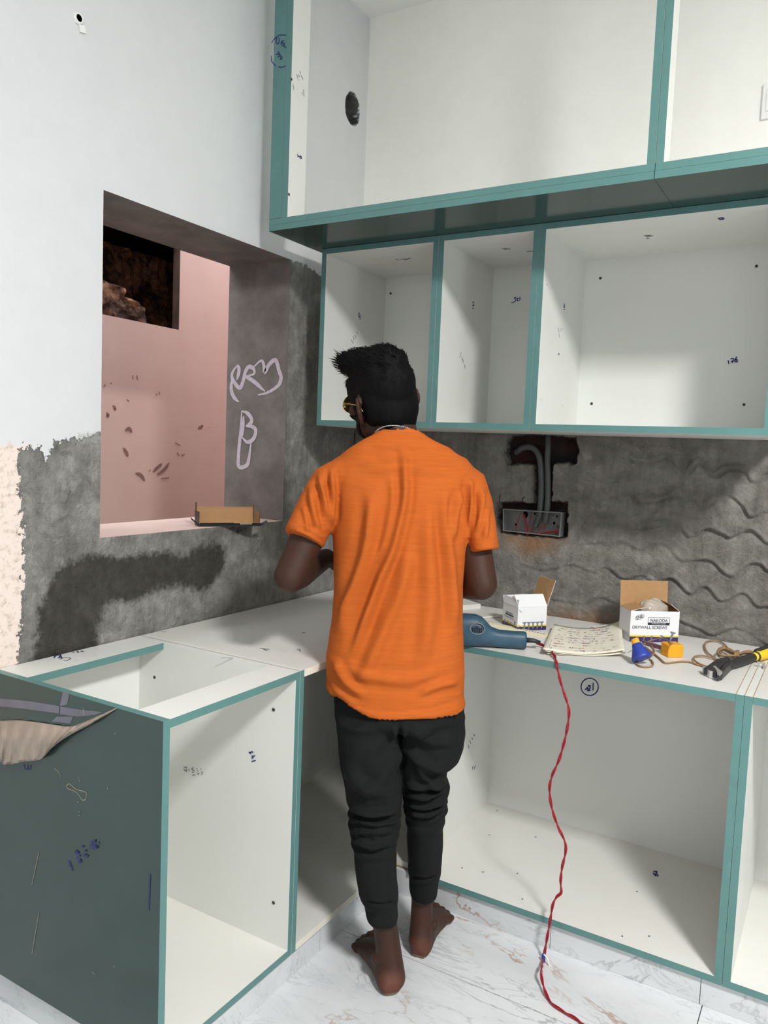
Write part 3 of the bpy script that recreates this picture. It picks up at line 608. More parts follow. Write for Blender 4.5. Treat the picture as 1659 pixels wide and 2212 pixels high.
ink(uc[2], 'z', UT-.0177, -1, [zu3(s) for s in [[(1492, 48), (1500, 54), (1506, 48), (1498, 46)], [(1504, 54), (1510, 50)]]], .006)
ink(uc[2], 'z', UT-.0177, -1, [zu3(s) for s in [[(1240, 108), (1262, 106)], [(1246, 112), (1270, 108)], [(1248, 118), (1258, 117)]]], .005, 'ink_dark', 'pencil_mark')
for k, sts in ((0, [[(398, 186), (410, 190)], [(416, 188), (430, 186)], [(430, 190), (448, 184)]]), (1, [[(758, 152), (775, 150)], [(765, 156), (786, 152)], [(842, 162), (862, 160)]])):
    ink(uc[k], 'z', UT-.0177, -1, [zu3(s) for s in sts], .005, 'ink_dark', 'pencil_mark')
screw(uc[0], at(844, 634, 1, YB), (0, -1, 0))
for p in [(1297, 601), (1634, 575), (1278, 872), (1607, 874)]: screw(uc[2], at(*p, 1, YB), (0, -1, 0))
# --- base units: left run
bl_ = empty('base_cabinet', (0, -YE, KICK), 'base cabinet with dark glossy teal end panel, open top and open front', 'cabinet')
FT = KICK+.018
MB().box((.004, -YE, KICK), (DL, -YE+.018, H), 0, {'-Y': 2, '+X': 1, '+Z': 1}).build('end_panel', Wm, bl_)
board(bl_, 'side_panel', (.004, -YS-.0165, KICK), (DL, -YS-.0005, H), {'+X': 1})
board(bl_, 'bottom_panel', (.004, -YE+.018, KICK), (DL, -YS-.0165, FT), {'+X': 1}, 4)
board(bl_, 'back_panel', (.010, -YE+.018, FT), (.020, -YS-.0165, H-.018))
board(bl_, 'top_rail', (.004, -YE+.018, H-.018), (.112, -YS-.0165, H), {'+X': 1}); board(bl_, 'top_rail', (.470, -YE+.018, H-.018), (DL, -YS-.0165, H), {'+X': 1})
SPY = -YS-.0165
zt = lambda pts: zs((380, 1560), .15672, pts)
ink(bl_, 'y', SPY, -1, [zt(s) for s in [[(1015, 405), (1015, 425), (1035, 412), (1030, 440)], [(1035, 412), (1060, 405), (1060, 425)], [(1045, 465), (1070, 468), (1048, 500)], [(1098, 460), (1070, 470), (1065, 500)], [(1048, 540), (1103, 525)]]], .003)
ink(bl_, 'y', SPY, -1, [zt(s) for s in [[(110, 620), (160, 622)], [(112, 640), (125, 668), (160, 674)], [(140, 640), (150, 652), (142, 662)], [(180, 640), (188, 672)], [(240, 620), (222, 650), (250, 660), (262, 680)], [(228, 690), (255, 688)], [(232, 725), (272, 726)], [(285, 640), (305, 636)], [(300, 668), (318, 668)], [(300, 700), (325, 700), (318, 724)], [(345, 635), (360, 645)], [(362, 672), (372, 690)], [(380, 682), (366, 722)]]], .002, 'ink_dark', 'pencil_mark')
for p in [(591, 1533), (591, 1950), (334, 1463)]: screw(bl_, at(*p, 1, SPY), (0, -1, 0))
ink(bl_, 'z', H, 1, [zs((0, 1340), .434, s) for s in [[(255, 180), (275, 176), (268, 188)], [(280, 178), (302, 172), (292, 190)], [(300, 178), (308, 190)], [(330, 163), (342, 160)], [(358, 160), (372, 160)], [(384, 156), (392, 162)], [(402, 156), (418, 158)]]], .004)
ink(bl_, 'z', H, 1, [zs((0, 1340), .434, s) for s in [[(300, 195), (320, 186), (350, 188), (340, 198), (318, 202)]]], .003, 'ink_dark', 'pencil_mark')
ze = lambda pts: zs((130, 1640), .11753, pts)
EP = -YE
ink(bl_, 'y', EP, -1, [ze(s) for s in [[(160, 1860), (175, 1890), (160, 1910)], [(190, 1870), (175, 1900)], [(160, 1960), (205, 1920)], [(200, 1950), (225, 2000)], [(215, 2025), (240, 2040)], [(290, 1680), (315, 1690), (350, 1715), (320, 1730), (295, 1690)], [(310, 1815), (375, 1765)], [(380, 1840), (350, 1870), (375, 1895), (395, 1860)], [(400, 1590), (440, 1610)], [(450, 1680), (490, 1680)], [(435, 1750), (460, 1770), (480, 1740)], [(490, 1800), (518, 1760)], [(590, 1525), (660, 1490)], [(570, 1560), (590, 1650)], [(635, 1510), (640, 1570)], [(620, 1600), (680, 1590)], [(690, 1520), (712, 1575)], [(640, 1650), (690, 1610)]]], .0042)
ink(bl_, 'y', EP, -1, [[(52, 1651), (54, 1660), (58, 1661)], [(60, 1652), (62, 1662), (67, 1660), (66, 1652)], [(325, 1888), (322, 1965)]], .003)
ink(bl_, 'y', EP, -1, [ze(s) for s in [[(490, 610), (400, 580), (290, 545), (190, 460), (140, 460), (122, 500), (150, 540), (230, 570), (330, 630), (400, 740), (440, 750), (475, 725), (490, 610)], [(340, 330), (355, 345)], [(350, 375), (372, 395)], [(320, 770), (350, 800)], [(350, 960), (375, 975)], [(880, 510), (885, 545)], [(350, 1025), (365, 1030)]]], .0018, 'film_line', 'film_crease')
ink(bl_, 'y', EP, -1, [[(118, 1660), (126, 1666), (131, 1677)], [(180, 1530), (182, 1545)], [(248, 1583), (250, 1586)], [(85, 1840), (70, 1910)], [(85, 1970), (70, 2060)], [(200, 2098), (205, 2104)], [(247, 2085), (248, 2089)]], .0015, 'film_line', 'film_crease')
# peeled film hanging from the end panel
top = smooth_path([(-2, 1557), (40, 1556), (80, 1560), (120, 1566), (150, 1569), (175, 1562), (215, 1545), (252, 1529)], 8); bot = smooth_path([(-2, 1643), (12, 1652), (55, 1645), (88, 1640), (112, 1616), (145, 1592), (200, 1562), (252, 1531)], 8)
Vf = []; nr = 14; nc = len(top)
for i in range(nc):
    for j in range(nr):
        t = j/(nr-1); p = np.array(top[i])*(1-t)+np.array(bot[i])*t; sp = math.sin(math.pi*t)
        o = .003+(.010*sp+.008*t)*min(1, (nc-1-i)/10)+(.0035*math.sin(i*1.1+.4*math.sin(j*.9))+.002*math.sin(i*2.7+j*.8))*min(1, (nc-1-i)/6)*(.3+t)
        Vf.append(at(p[0], p[1], 1, EP-o))
fm_ = mesh('film_flap', Vf, [(i*nr+j, i*nr+j+1, (i+1)*nr+j+1, (i+1)*nr+j) for i in range(nc-1) for j in range(nr-1)], M['film'], bl_, True)
tag(fm_, 'loose flap of milky protective film peeling off'); sd = fm_.modifiers.new('s', 'SOLIDIFY'); sd.thickness = .0004
refl = simple('lilac_painted_reflection', (112, 112, 126), .25, .25, 12); M['reflection_paint'] = refl  # window reflection on the end panel, painted as flat lilac patches
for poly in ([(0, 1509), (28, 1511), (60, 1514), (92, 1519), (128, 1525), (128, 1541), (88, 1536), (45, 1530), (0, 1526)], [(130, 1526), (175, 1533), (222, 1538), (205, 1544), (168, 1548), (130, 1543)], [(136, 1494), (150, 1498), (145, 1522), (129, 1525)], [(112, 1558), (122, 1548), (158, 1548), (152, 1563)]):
    P = [at(x_, y_, 1, EP-.0007) for x_, y_ in poly]; mesh('painted_reflection', P, [tuple(range(len(P)))[::-1]], refl, bl_)
# corner unit
cc = empty('base_cabinet', (0, -YS, KICK), 'corner base cabinet with plain white top, in front of the man', 'cabinet')
board(cc, 'side_panel', (.004, -YS+.0005, KICK), (DL, -YS+.0165, H), {'+X': 1})
board(cc, 'bottom_panel', (.004, -YS+.0165, KICK), (DL, -.009, FT), {'+X': 3}, 4); board(cc, 'top_panel', (.004, -YS+.0165, H-.018), (DL, -.009, H), {'+X': 3}, 4)
board(cc, 'back_panel', (.010, -YS+.0165, FT), (.020, -.009, H-.018))
board(cc, 'far_side_panel', (.020, -.020, FT), (.606, -.008, H-.018))
board(cc, 'top_infill', (DL, -DB, H-.018), (.6225, -.009, H), None, 4); board(cc, 'bottom_infill', (DL, -DB+.03, KICK), (.6225, -.009, FT), None, 4)
ink(cc, 'z', H, 1, [zs((0, 1340), .434, s) for s in [[(800, 58), (812, 56)], [(815, 60), (825, 56)], [(1295, 140), (1340, 146)], [(1310, 145), (1330, 152)], [(1478, 148), (1490, 146), (1494, 156)], [(1500, 65), (1520, 62)], [(1100, 190), (1160, 190)]]], .003, 'ink_dark', 'pencil_mark')
# right run
rc = []
for k, (x0, x1, lab) in enumerate([(.6235, 1.4995, 'wide open base cabinet that the red wire hangs over'), (1.5005, 2.40, 'open base cabinet past the seam, cut by the right edge of the photo')]):
    r_ = empty('base_cabinet', (x0, -DB, KICK), lab, 'cabinet'); rc.append(r_)
    board(r_, 'side_panel', (x0, -DB, KICK), (x0+TB, -.009, H), {'-Y': 1}); board(r_, 'side_panel', (x1-TB, -DB, KICK), (x1, -.009, H), {'-Y': 1})
    board(r_, 'bottom_panel', (x0+TB, -DB, KICK), (x1-TB, -.009, FT), {'-Y': 1}, 4); board(r_, 'top_panel', (x0+TB+.0006, -DB, H-.018), (x1-TB-.0006, -.009, H), {'-Y': 1}, 4)
    board(r_, 'back_panel', (x0+TB, -.020, FT), (x1-TB, -.010, H-.018))
zr = lambda pts: zs((960, 1380), .42134, pts)
cir = [(745+44*math.cos(t), 246+44*math.sin(t)) for t in np.linspace(0, 6.4, 26)]
ink(rc[0], 'y', -.020, -1, [zr(cir)]+[zr(s) for s in [[(763, 225), (762, 265)], [(752, 240), (738, 240), (748, 250), (736, 262)], [(722, 262), (735, 248), (735, 266), (750, 262)]]], .004)
ink(rc[0], 'x', .6235+TB, 1, [zr(s) for s in [[(142, 655), (146, 672)], [(150, 650), (154, 668)], [(158, 645), (157, 660)]]], .003, 'ink_dark', 'pencil_mark')
ink(rc[0], 'x', .6235+TB, 1, [zr(s) for s in [[(120, 545), (126, 560)], [(128, 520), (134, 538)], [(138, 508), (146, 515)], [(148, 490), (156, 498)]]], .003, 'ink_dark', 'pencil_mark')
ink(rc[0], 'z', FT, 1, [zr(s) for s in [[(1070, 1195), (1088, 1192), (1080, 1212), (1070, 1200)], [(1088, 1205), (1096, 1215)], [(1078, 1216), (1098, 1216)]]], .005)
for s in [(230, 1006), (90, 1175), (374, 1203), (400, 1335), (270, 882), (987, 1297), (198, 1197), (468, 1017), (912, 1527), (1050, 1527)]: pass
ink(rc[0], 'z', FT, 1, [zr([(x-4, y), (x+4, y+1)]) for x, y in [(230, 1006), (90, 1175), (374, 1203), (400, 1335), (270, 882), (987, 1297), (198, 1197), (468, 1017), (912, 1527), (1050, 1527)]], .005, 'ink_dark', 'sawdust_speck')
tan = simple('tan_board_seam', (176, 140, 108), .8, .3, 60); M['tan'] = tan
for xx, pr in ((1.4995-TB, rc[0]), (1.5000, rc[0]), (1.5005+TB, rc[1])):
    mb = MB(); ribbon_vf(mb, np.array([(xx, -DB+.001, H), (xx, -.3, H), (xx, -.01, H)]), np.array((0, 0, 1.)), .0016, .0005); mb.build('board_seam', tan, pr)
mb = MB(); ribbon_vf(mb, np.array([(.006, -YS, H), (.3, -YS, H), (DL, -YS, H)]), np.array((0, 0, 1.)), .0016, .0005); mb.build('board_seam', tan, bl_)

# ================================================================== ELECTRICS ON THE BACK WALL
eb = empty('electrical_box', (.74, .02, 1.07), 'grey open electrical box let into the plaster with loose red wires', 'box')
A0, A1, A2, A3 = [at(*p, 1, -.006) for p in [(1086, 1099), (1215, 1107), (1210, 1160), (1086, 1147)]]
def quad_frame(o, i, d0, d1, mb):
    """tray: outer corners o, inner corners i"""
    D = np.array((0, 1, 0.)); V = [*(p+D*d0 for p in o), *(p+D*d0 for p in i), *(p+D*d1 for p in i), *(p+D*(d1+.002) for p in o)]
    F = []
    for k in range(4): j = (k+1) % 4; F += [(k, j, 4+j, 4+k), (4+k, 4+j, 8+j, 8+k), (12+k, 12+j, j, k)]
    F += [(8, 9, 10, 11), (15, 14, 13, 12)]; mb.add(V, F)
cen = (A0+A1+A2+A3)/4; inn = [p+(cen-p)*np.array((.05, 0, .09)) for p in (A0, A1, A2, A3)]
tb = MB(); quad_frame([A0, A1, A2, A3], inn, 0, .036, tb); tb.build('box_shell', M['grey_plastic'], eb)
kd = MB()
for px, py, r in [(1092, 1131, .007), (1114, 1133, .003), (1197, 1130, .004), (1203, 1116, .003), (1155, 1110, .003), (1135, 1112, .009)]:
    c = at(px, py, 1, .0285); kd = MB(); kd.add(*loft([[c+np.array((q*math.cos(t), 0, q*math.sin(t)*1.4)) for t in np.linspace(0, 6.283, 14, endpoint=False)] for q in (.0005, r)], True)); kd.build('knockout_hole', M['dark'], eb)
screw(eb, at(1205, 1137, 1, .0285), (0, -1, 0))
ze2 = lambda pts, y: smooth_path([at(1040+x*.14467, 920+yy*.14467, 1, y) for x, yy in pts], 6)
wr = MB()
for pts, y in [([(590, 1300), (555, 1400), (525, 1520), (545, 1600), (580, 1635)], .005), ([(620, 1300), (650, 1440), (680, 1630), (730, 1560), (740, 1540)], .002), ([(745, 1300), (735, 1400), (700, 1520), (680, 1630)], .008), ([(640, 1310), (670, 1450), (690, 1600)], .012), ([(730, 1520), (800, 1580)], .01), ([(915, 1440), (890, 1510), (850, 1565)], .01), ([(955, 1440), (940, 1500), (930, 1560)], .012), ([(820, 1610), (950, 1590), (1165, 1565)], -.002), ([(825, 1615), (960, 1600), (1165, 1580)], .001), ([(850, 1605), (1000, 1580), (1160, 1560)], .006)]: wr.tube(ze2(pts, y), .0016, 6)
wr.build('wires', M['red_wire'], eb, True)
def conduit(pts, label, r=.0100):
    P = smooth_path(pts, 10); L = np.r_[0, np.cumsum(np.linalg.norm(np.diff(P, axis=0), axis=1))]; n = int(L[-1]/.0022); S = np.linspace(0, L[-1], n); Q = np.stack([np.interp(S, L, P[:, k]) for k in range(3)], 1)
    V, F = tube_vf(Q, r+.0007*(np.arange(n) % 2), 12); o = mesh('flexible_conduit', V, F, M['conduit'], None, True); return tag(o, label, 'conduit', 'conduits above the electrical box')
e3 = lambda x, yy, y: at(1040+x*.14467, 920+yy*.14467, 1, y)
conduit([e3(520, 400, .036), e3(600, 340, .020), e3(690, 315, .014), e3(780, 340, .012), e3(850, 430, .010), e3(880, 560, .008), e3(895, 800, .006), e3(890, 1050, .006), e3(870, 1290, .010), e3(850, 1380, .014), e3(800, 1500, .016)], 'grey corrugated conduit bending over to the left in the chased plaster')
conduit([e3(995, 130, .030), e3(995, 300, .018), e3(985, 500, .012), e3(990, 700, .008), e3(995, 950, .006), e3(985, 1200, .008), e3(965, 1380, .014), e3(945, 1445, .016)], 'straight grey corrugated conduit running up under the wall cabinets')
zk = lambda pts: zs((1040, 920), .14467, pts)
ink(bpy.data.objects['wall_back'], 'y', -.004, -1, [zk(s) for s in [[(285, 1020), (270, 1080), (268, 1140)], [(425, 1100), (415, 1150)], [(655, 1055), (620, 1080), (600, 1150)], [(620, 1080), (630, 1070)], [(1255, 1130), (1265, 1180)], [(1110, 1262), (1200, 1258), (1320, 1265)], [(160, 1300), (240, 1310)]]], .003, 'dark', 'crack', taper=True)
sw = empty('switch_plate', tuple(at(1672, 215, 1, -.004)), 'blank white switch plate on wall inside the loft', 'switch')
a, b_ = at(1649, 182, 1, -.003), at(1716, 248, 1, -.003)
s_ = MB().box((a[0], -.010, b_[2]), (b_[0], -.001, a[2])).build('plate', M['plate'], sw); bv = s_.modifiers.new('b', 'BEVEL'); bv.width = .003; bv.segments = 3
MB().box((a[0]+.012, -.0125, b_[2]+.02), (b_[0]-.012, -.010, a[2]-.02)).build('rocker', M['plate'], sw)

# ================================================================== THINGS ON COUNTER AND SILL
def obj_quad(mb, o, u, v, n, off=.0005, m=0): o = np.asarray(o)+np.asarray(n)*off; mb.add([o, o+u, o+u+v, o+v], [(0, 1, 2, 3)], m)
# cartons of screws
def carton(name, fl_, fr_, D, Hh, label, flaps):
    fl_, fr_ = np.asarray(fl_, float), np.asarray(fr_, float); u = nrm(fr_-fl_); Wd = np.linalg.norm(fr_-fl_); up = np.array((0, 0, 1.)); n = np.cross(u, up)   # n faces the viewer
    b = empty(name, tuple(fl_), label, 'box', 'open boxes of screws on the counter'); t = .0012
    mats = [M['white_card'], M['brown_card']]
    def pan(nm, o, a, c, nn): MB().obox(o, a, c, np.asarray(nn)*t, 0, {'back': 1}).build(nm, mats, b)
    back = -n*D
    pan('front_panel', fl_-n*t, u*Wd, up*Hh, n); pan('back_panel', fl_+back+n*t, u*Wd, up*Hh, -n)
    pan('side_panel', fl_+u*t-n*t, -n*(D-2*t), up*Hh, -u); pan('side_panel', fr_-u*t-n*t, -n*(D-2*t), up*Hh, u)
    MB().obox(fl_-n*t, u*Wd, -n*(D-2*t), up*t, 1).build('bottom_panel', mats, b)
    for nm, o, a, c, nn in flaps(fl_, u, n, up, Wd, D, Hh): pan(nm, o, a, c, nn)
    return b, u, n, up, Wd
# right-hand box
def flaps2(o, u, n, up, W, D, H_):
    q = o-n*D
    return [('flap', q+up*H_, u*W, nrm(up-.10*n)*.078, -n), ('flap', o-n*.002+up*H_, u*W*.0+(-n*(D-.004)), nrm(up*.25+u*.97)*.045, nrm(np.cross(-n, u))), ('flap', o+u*W-n*.002+up*H_, -n*(D-.004), nrm(up*.6-u*.8)*.035, up)]
b2, u, n, up, W2 = carton('screw_box', at(1359, 1386, 2, H), at(1464, 1388, 2, H), .085, .094, 'white screw box facing out, lettered front, brown flap raised behind', flaps2)
F0 = np.asarray(b2.location); F0 = np.array(F0); H2 = .094
pr = MB(); obj_quad(pr, F0, u*W2, up*.016, n, .0004, 0); obj_quad(pr, F0+up*.016, u*W2, up*.0045, n, .0004, 1); pr.build('printed_band', [M['purple_print'], M['yellow_print']], b2)
T2 = lambda s, fx, fz, size, mat, nm='lettering', bold=0., rot=0.: text(s, F0+u*W2*fx+up*H2*fz, u*math.cos(rot)+up*math.sin(rot), -u*math.sin(rot)+up*math.cos(rot), size, mat, b2, nm, .0012 if bold < 0 else .0009, abs(bold))
T2('SNE', .18, .80, .0125, M['black_print'], bold=.012, rot=.30)
T2('NAKODA', .58, .70, .0125, M['black_print'], bold=.008)
T2('FASTENING SYSTEM', .58, .595, .0050, M['white_card'])
T2('DRYWALL SCREWS', .40, .47, .0125, M['black_print'], bold=.006)
lg = MB()
P = np.array([F0+u*W2*.18+up*H2*.80+(u*math.cos(.3)+up*math.sin(.3))*.0145*math.cos(t)+(-u*math.sin(.3)+up*math.cos(.3))*.0065*math.sin(t) for t in np.linspace(0, 6.283, 28)]); ribbon_vf(lg, P, n, .0009, .0008)
x0, x1, z0, z1 = W2*.36, W2*.80, H2*.56, H2*.80
P = np.array([F0+u*a+up*c for a, c in [(x0, z0), (x1, z0), (x1, z1), (x0, z1), (x0, z0)]]); P = np.vstack([np.linspace(P[i], P[i+1], 6) for i in range(4)]); ribbon_vf(lg, P, n, .0009, .0008)
obj_quad(lg, F0+u*x0+up*z0, u*(x1-x0), up*(H2*.075), n, .0006); lg.build('printed_logo', M['black_print'], b2)
def drawn_screw(mb, o, u, up, n, s, tilt=0.):
    up2 = nrm(up+u*tilt); u2 = np.cross(up2, n)
    pts = [(0, 0), (.12, .25), (.13, 1.0), (.42, 1.2), (.40, 1.32), (-.40, 1.32), (-.42, 1.2), (-.13, 1.0), (-.12, .25)]
    mb.add([o+u2*x*s+up2*y*s+n*.0009 for x, y in pts], [tuple(range(len(pts)))])
    for y in (.35, .5, .65, .8): mb.add([o+n*.001+u2*x*s+up2*(y+dy)*s for x, dy in [(-.2, 0), (.2, .1), (.2, .15), (-.2, .05)]], [(0, 1, 2, 3)])
ds = MB()
for fx, s, tl in [(.12, .010, .3), (.28, .011, .35), (.43, .012, .4), (.62, .014, .4), (.84, .022, .25)]: drawn_screw(ds, F0+u*W2*fx+up*.004, u, up, n, s, tl)
ds.build('printed_screws', M['grey_print'], b2)
def crumple(name, c, ex, ey, ez, seed, parent):
    V, F = ell(c, ex, ey, ez, 36, 22); V = np.array(V); V += nrm(ez)*(.006*np.abs(vnoise(V, 110, seed))[:, None])+nrm(ex)*(.005*vnoise(V, 180, seed+1)[:, None])+nrm(ey)*(.003*vnoise(V, 320, seed+2)[:, None])
    return mesh(name, V, F, M['bag'], parent, True)
crumple('plastic_bag', F0+u*W2*.56-n*.040+up*.090, u*.046, -n*.030, up*.032, 3, b2)
# left-hand box (turned)
c1 = np.array((.823, -.304, H)); c2 = c1+.102*np.array((math.cos(.869), math.sin(.869), 0))
def flaps1(o, u, n, up, W, D, H_):
    q = o-n*D
    return [('flap', o+up*H_, u*W, nrm(up*.75-n*.66)*.045, nrm(up*.66+n*.75)), ('flap', o+u*W-n*.001+up*H_, -n*(D-.002), nrm(up*.95+u*.30)*.085, u), ('flap', o-n*.001+up*H_, -n*(D-.002), nrm(up*.9+u*.15)*.022, -u), ('flap', q+up*H_, u*W, nrm(up-.2*n)*.02, n)]
D1 = .098
b1, u, n, up, W1 = carton('screw_box', c1, c2, D1, .075, 'white screw box turned sideways beside the blue tool, flaps open', flaps1)
F1 = np.array(b1.location); pr = MB()
obj_quad(pr, F1, u*W1, up*.013, n, .0005, 0); obj_quad(pr, F1+up*.013, u*W1, up*.004, n, .0005, 1); q = F1-n*D1
obj_quad(pr, q, n*D1, up*.013, -u, .0005, 0); obj_quad(pr, q+up*.013, n*D1, up*.004, -u, .0005, 1); pr.build('printed_band', [M['purple_print'], M['yellow_print']], b1)
ds = MB()
for fx in (.24, .39, .54, .69, .84): drawn_screw(ds, F1+u*W1*fx+up*.004, u, up, n, .018)
for fx in (.15, .35, .55, .8): drawn_screw(ds, q+n*D1*fx+up*.006, n, up, -u, .010 if fx < .7 else .016, .2)
o = ds.build('printed_screws', M['grey_print'], b1); o['kind'] = 'stuff'
text('NAKODA', q+n*D1*.45+up*.045, n, up, .010, M['black_print'], b1, bold=.01, off=.0008); text('DRYWALL SCREWS', q+n*D1*.45+up*.031, n, up, .0068, M['black_print'], b1, off=.0008)
lg = MB(); obj_quad(lg, q+n*D1*.18+up*.0372, n*D1*.56, up*.004, -u, .0006)
for fz in (.18, .80): ribbon_vf(lg, np.array([F1+u*W1*.04+up*.075*(fz+.08), F1+u*W1*.12+up*.075*(fz-.02)]), n, .0012, .0008)
o = lg.build('printed_logo', M['black_print'], b1); o['kind'] = 'stuff'
crumple('plastic_bag', F1+u*W1*.36-n*D1*.5+up*.074, u*.030, -n*.034, up*.028, 9, b1)
# power tool
gd = empty('power_tool', tuple(at(1060, 1385, 2, H)), 'dusty blue corded power tool lying beside the man', 'tool')
gA = at(985, 1378, 2, H+.02); gB = at(1136, 1384, 2, H+.024); gA[2] = H+.03; gB[2] = H+.026; ax_ = nrm(gB-gA); sd_ = nrm(np.cross(ax_, (0, 0, 1))); gu = np.array((0, 0, 1.)); GL = np.linalg.norm(gB-gA)
def sect(s, zc_, hw, hz, p=2.8, n=24):
    c = gA+ax_*GL*s; c = np.array((c[0], c[1], zc_)); o = []
    for t in np.linspace(0, 2*np.pi, n, endpoint=False):
        ct, st = math.cos(t), math.sin(t); o.append(c+sd_*hw*np.sign(ct)*abs(ct)**(2/p)+gu*hz*np.sign(st)*abs(st)**(2/p))
    return o
V, F = loft([sect(s, H+z, w_, h_) for s, z, w_, h_ in [(-.10, .044, .026, .030), (-.06, .046, .034, .042), (.10, .046, .036, .045), (.26, .046, .036, .045), (.36, .043, .035, .041), (.44, .036, .030, .033), (.50, .030, .026, .027), (.62, .026, .024, .0235), (.80, .0255, .024, .0235), (.97, .0255, .025, .024), (1.0, .0255, .023, .022)]])
mesh('body', V, F, M['blue_tool'], gd, True)
vn = MB(); vc = gA+ax_*GL*.30-sd_*.0; vs_ = -sd_ if np.dot(-sd_, FW) < 0 else sd_
sv = vs_*(.0352); vz = H+.058
P = [gA*0+np.array(((gA+ax_*(GL*.29+.020*math.cos(t)))[0], (gA+ax_*(GL*.29+.020*math.cos(t)))[1], vz+.016*math.sin(t)))+sv for t in np.linspace(0, 6.283, 22)]
vn.tube(P, .0016, 6); vn.build('vent_rim', M['grey_plastic'], gd, True)
vl = MB()
for k in range(6):
    o = gA+ax_*(GL*.29-.0145+k*.005); vl.obox(np.array((o[0], o[1], vz-.011))+sv*1.0, ax_*.0028, gu*(.014+.004*(k in (2, 3))), vs_*.0008)
vl.build('vent_slot', M['dark'], gd)
tl = gB+ax_*.004; V, F = tube_vf([gB-ax_*.004, gB+ax_*.022, gB+ax_*.040-gu*.004], [.0075, .0065, .005], 12); mesh('cord_sleeve', V, F, M['black_rubber'], gd, True)
mesh('trigger', *loft([sect(s, H+z, w_, h_) for s, z, w_, h_ in [(.56, .006, .008, .004), (.60, .003, .010, .0035), (.76, .003, .010, .0035), (.80, .006, .008, .003)]]), M['black_rubber'], gd, True)
# red cable: twisted pair from the tool over the counter edge to the floor
ctl = [gB+ax_*.036-gu*.003, at(1158, 1389, 2, H+.012), at(1178, 1396, 2, H+.009), at(1192, 1408, 2, H+.011), at(1200, 1422, 1, -.562), at(1203, 1438, 1, -DB-.006), at(1212, 1476, 1, -.592), at(1226, 1520, 1, -.600), at(1229, 1545, 1, -.602), at(1222, 1590, 1, -.604), at(1208, 1640, 1, -.606), at(1193, 1675, 1, -.606), at(1187, 1705, 1, -.606), at(1192, 1745, 1, -.606), at(1205, 1785, 1, -.606), at(1219, 1815, 1, -.606), at(1222, 1838, 1, -.606), at(1214, 1875, 1, -.606), at(1211, 1905, 1, -.606), at(1212, 1928, 1, -.606), at(1202, 1938, 1, -.608), at(1194, 1955, 1, -.610), at(1189, 1985, 1, -.612), at(1183, 2020, 1, -.618), at(1178, 2048, 1, -.622), at(1174, 2072, 1, -.632)]
ctl = [np.array(p) for p in ctl]
fl_p = [(1170, 2092), (1170, 2112), (1178, 2142), (1190, 2165), (1215, 2184), (1240, 2198), (1262, 2215), (1290, 2240)]
ctl += [at(x_, y_, 2, .005+max(0, .03-.012*i)) for i, (x_, y_) in enumerate(fl_p)]
def twist(ctl, r, pitch, amp, name, mat, parent):
    P = smooth_path(ctl, 14); L = np.r_[0, np.cumsum(np.linalg.norm(np.diff(P, axis=0), axis=1))]; n_ = int(L[-1]/.004); S = np.linspace(0, L[-1], n_); Q = np.stack([np.interp(S, L, P[:, k]) for k in range(3)], 1)
    T, A, B = frames(Q)
    for ph in (0, math.pi):
        th = S/pitch*2*math.pi+ph; R_ = Q+(A*np.cos(th)[:, None]+B*np.sin(th)[:, None])*amp
        V, F = tube_vf(R_, r, 7); mesh(name, V, F, mat, parent, True)
cb = empty('red_cable', tuple(ctl[25]), 'twisted red two-wire cord hanging from the counter down to the floor', 'cable')
twist(ctl, .0021, .085, .0021, 'wire', M['red_wire'], cb)
jt = MB(); V, F = capsule([ctl[25]+np.array((0, 0, .012)), ctl[25]-np.array((0, 0, .012))], .005); jt.add(V, F); jt.build('taped_joint', M['blue_plastic'], cb, True)
j2 = MB(); j2.tube(smooth_path([ctl[25]+np.array((.001, -.003, .016)), ctl[25]+np.array((.012, -.006, .010)), ctl[25]+np.array((.018, -.008, -.004)), ctl[25]+np.array((.020, -.006, -.014))], 5), .002, 7); j2.build('loose_wire_end', M['paper'], cb, True)
# measuring stick behind the tool
st = empty('measuring_stick', tuple(at(1110, 1372, 2, H)), 'cream and yellow flat stick lying behind the blue tool', 'ruler')
s0, s1 = at(1052, 1350, 2, H), at(1182, 1378, 2, H); du = nrm(s1-s0); dv = np.cross((0, 0, 1), du)*.022
MB().obox(s0, du*np.linalg.norm(s1-s0), dv, (0, 0, .007)).build('stick', simple('cream_plastic', (232, 224, 190), .4), st)
MB().obox(s1+np.array((0, 0, .0002)), du*.016, dv*.96, (0, 0, .0066)).build('end_cap', M['yellow_print'], st)
mk = MB()
for k in range(9): o = s1-du*(.02+k*.010)+dv*.2+np.array((0, 0, .0074)); mk.add([o, o+du*.004, o+du*.004+dv*.5, o+dv*.5], [(0, 1, 2, 3)])
mk.build('printed_marks', M['black_print'], st)
# paper notes
nb = empty('paper_notes', tuple(at(1262, 1392, 2, H)), 'stack of yellowed paper sheets covered in handwriting', 'paper')
def sheet(corners, z0, curl, seed, name='sheet'):
    a, b_, c, d = [np.asarray(p) for p in corners]; nx, ny = 18, 14; V = []
    for i in range(nx):
        for j in range(ny):
            s, t = i/(nx-1), j/(ny-1); p = (a*(1-s)+b_*s)*(1-t)+(d*(1-s)+c*s)*t
            z = H+z0+curl*(.012*(s-.5)**2*4+.012*max(0, s-.75)*4*max(0, t-.5)*2)+.0015*math.sin(5*s+seed)*math.sin(4*t+seed)+.0015; V.append((p[0], p[1], z))
    o = mesh(name, V, [(i*ny+j, (i+1)*ny+j, (i+1)*ny+j+1, i*ny+j+1) for i in range(nx-1) for j in range(ny-1)], M['paper'], nb, True)
    sd = o.modifiers.new('s', 'SOLIDIFY'); sd.thickness = .0005; return np.array(V).reshape(nx, ny, 3)
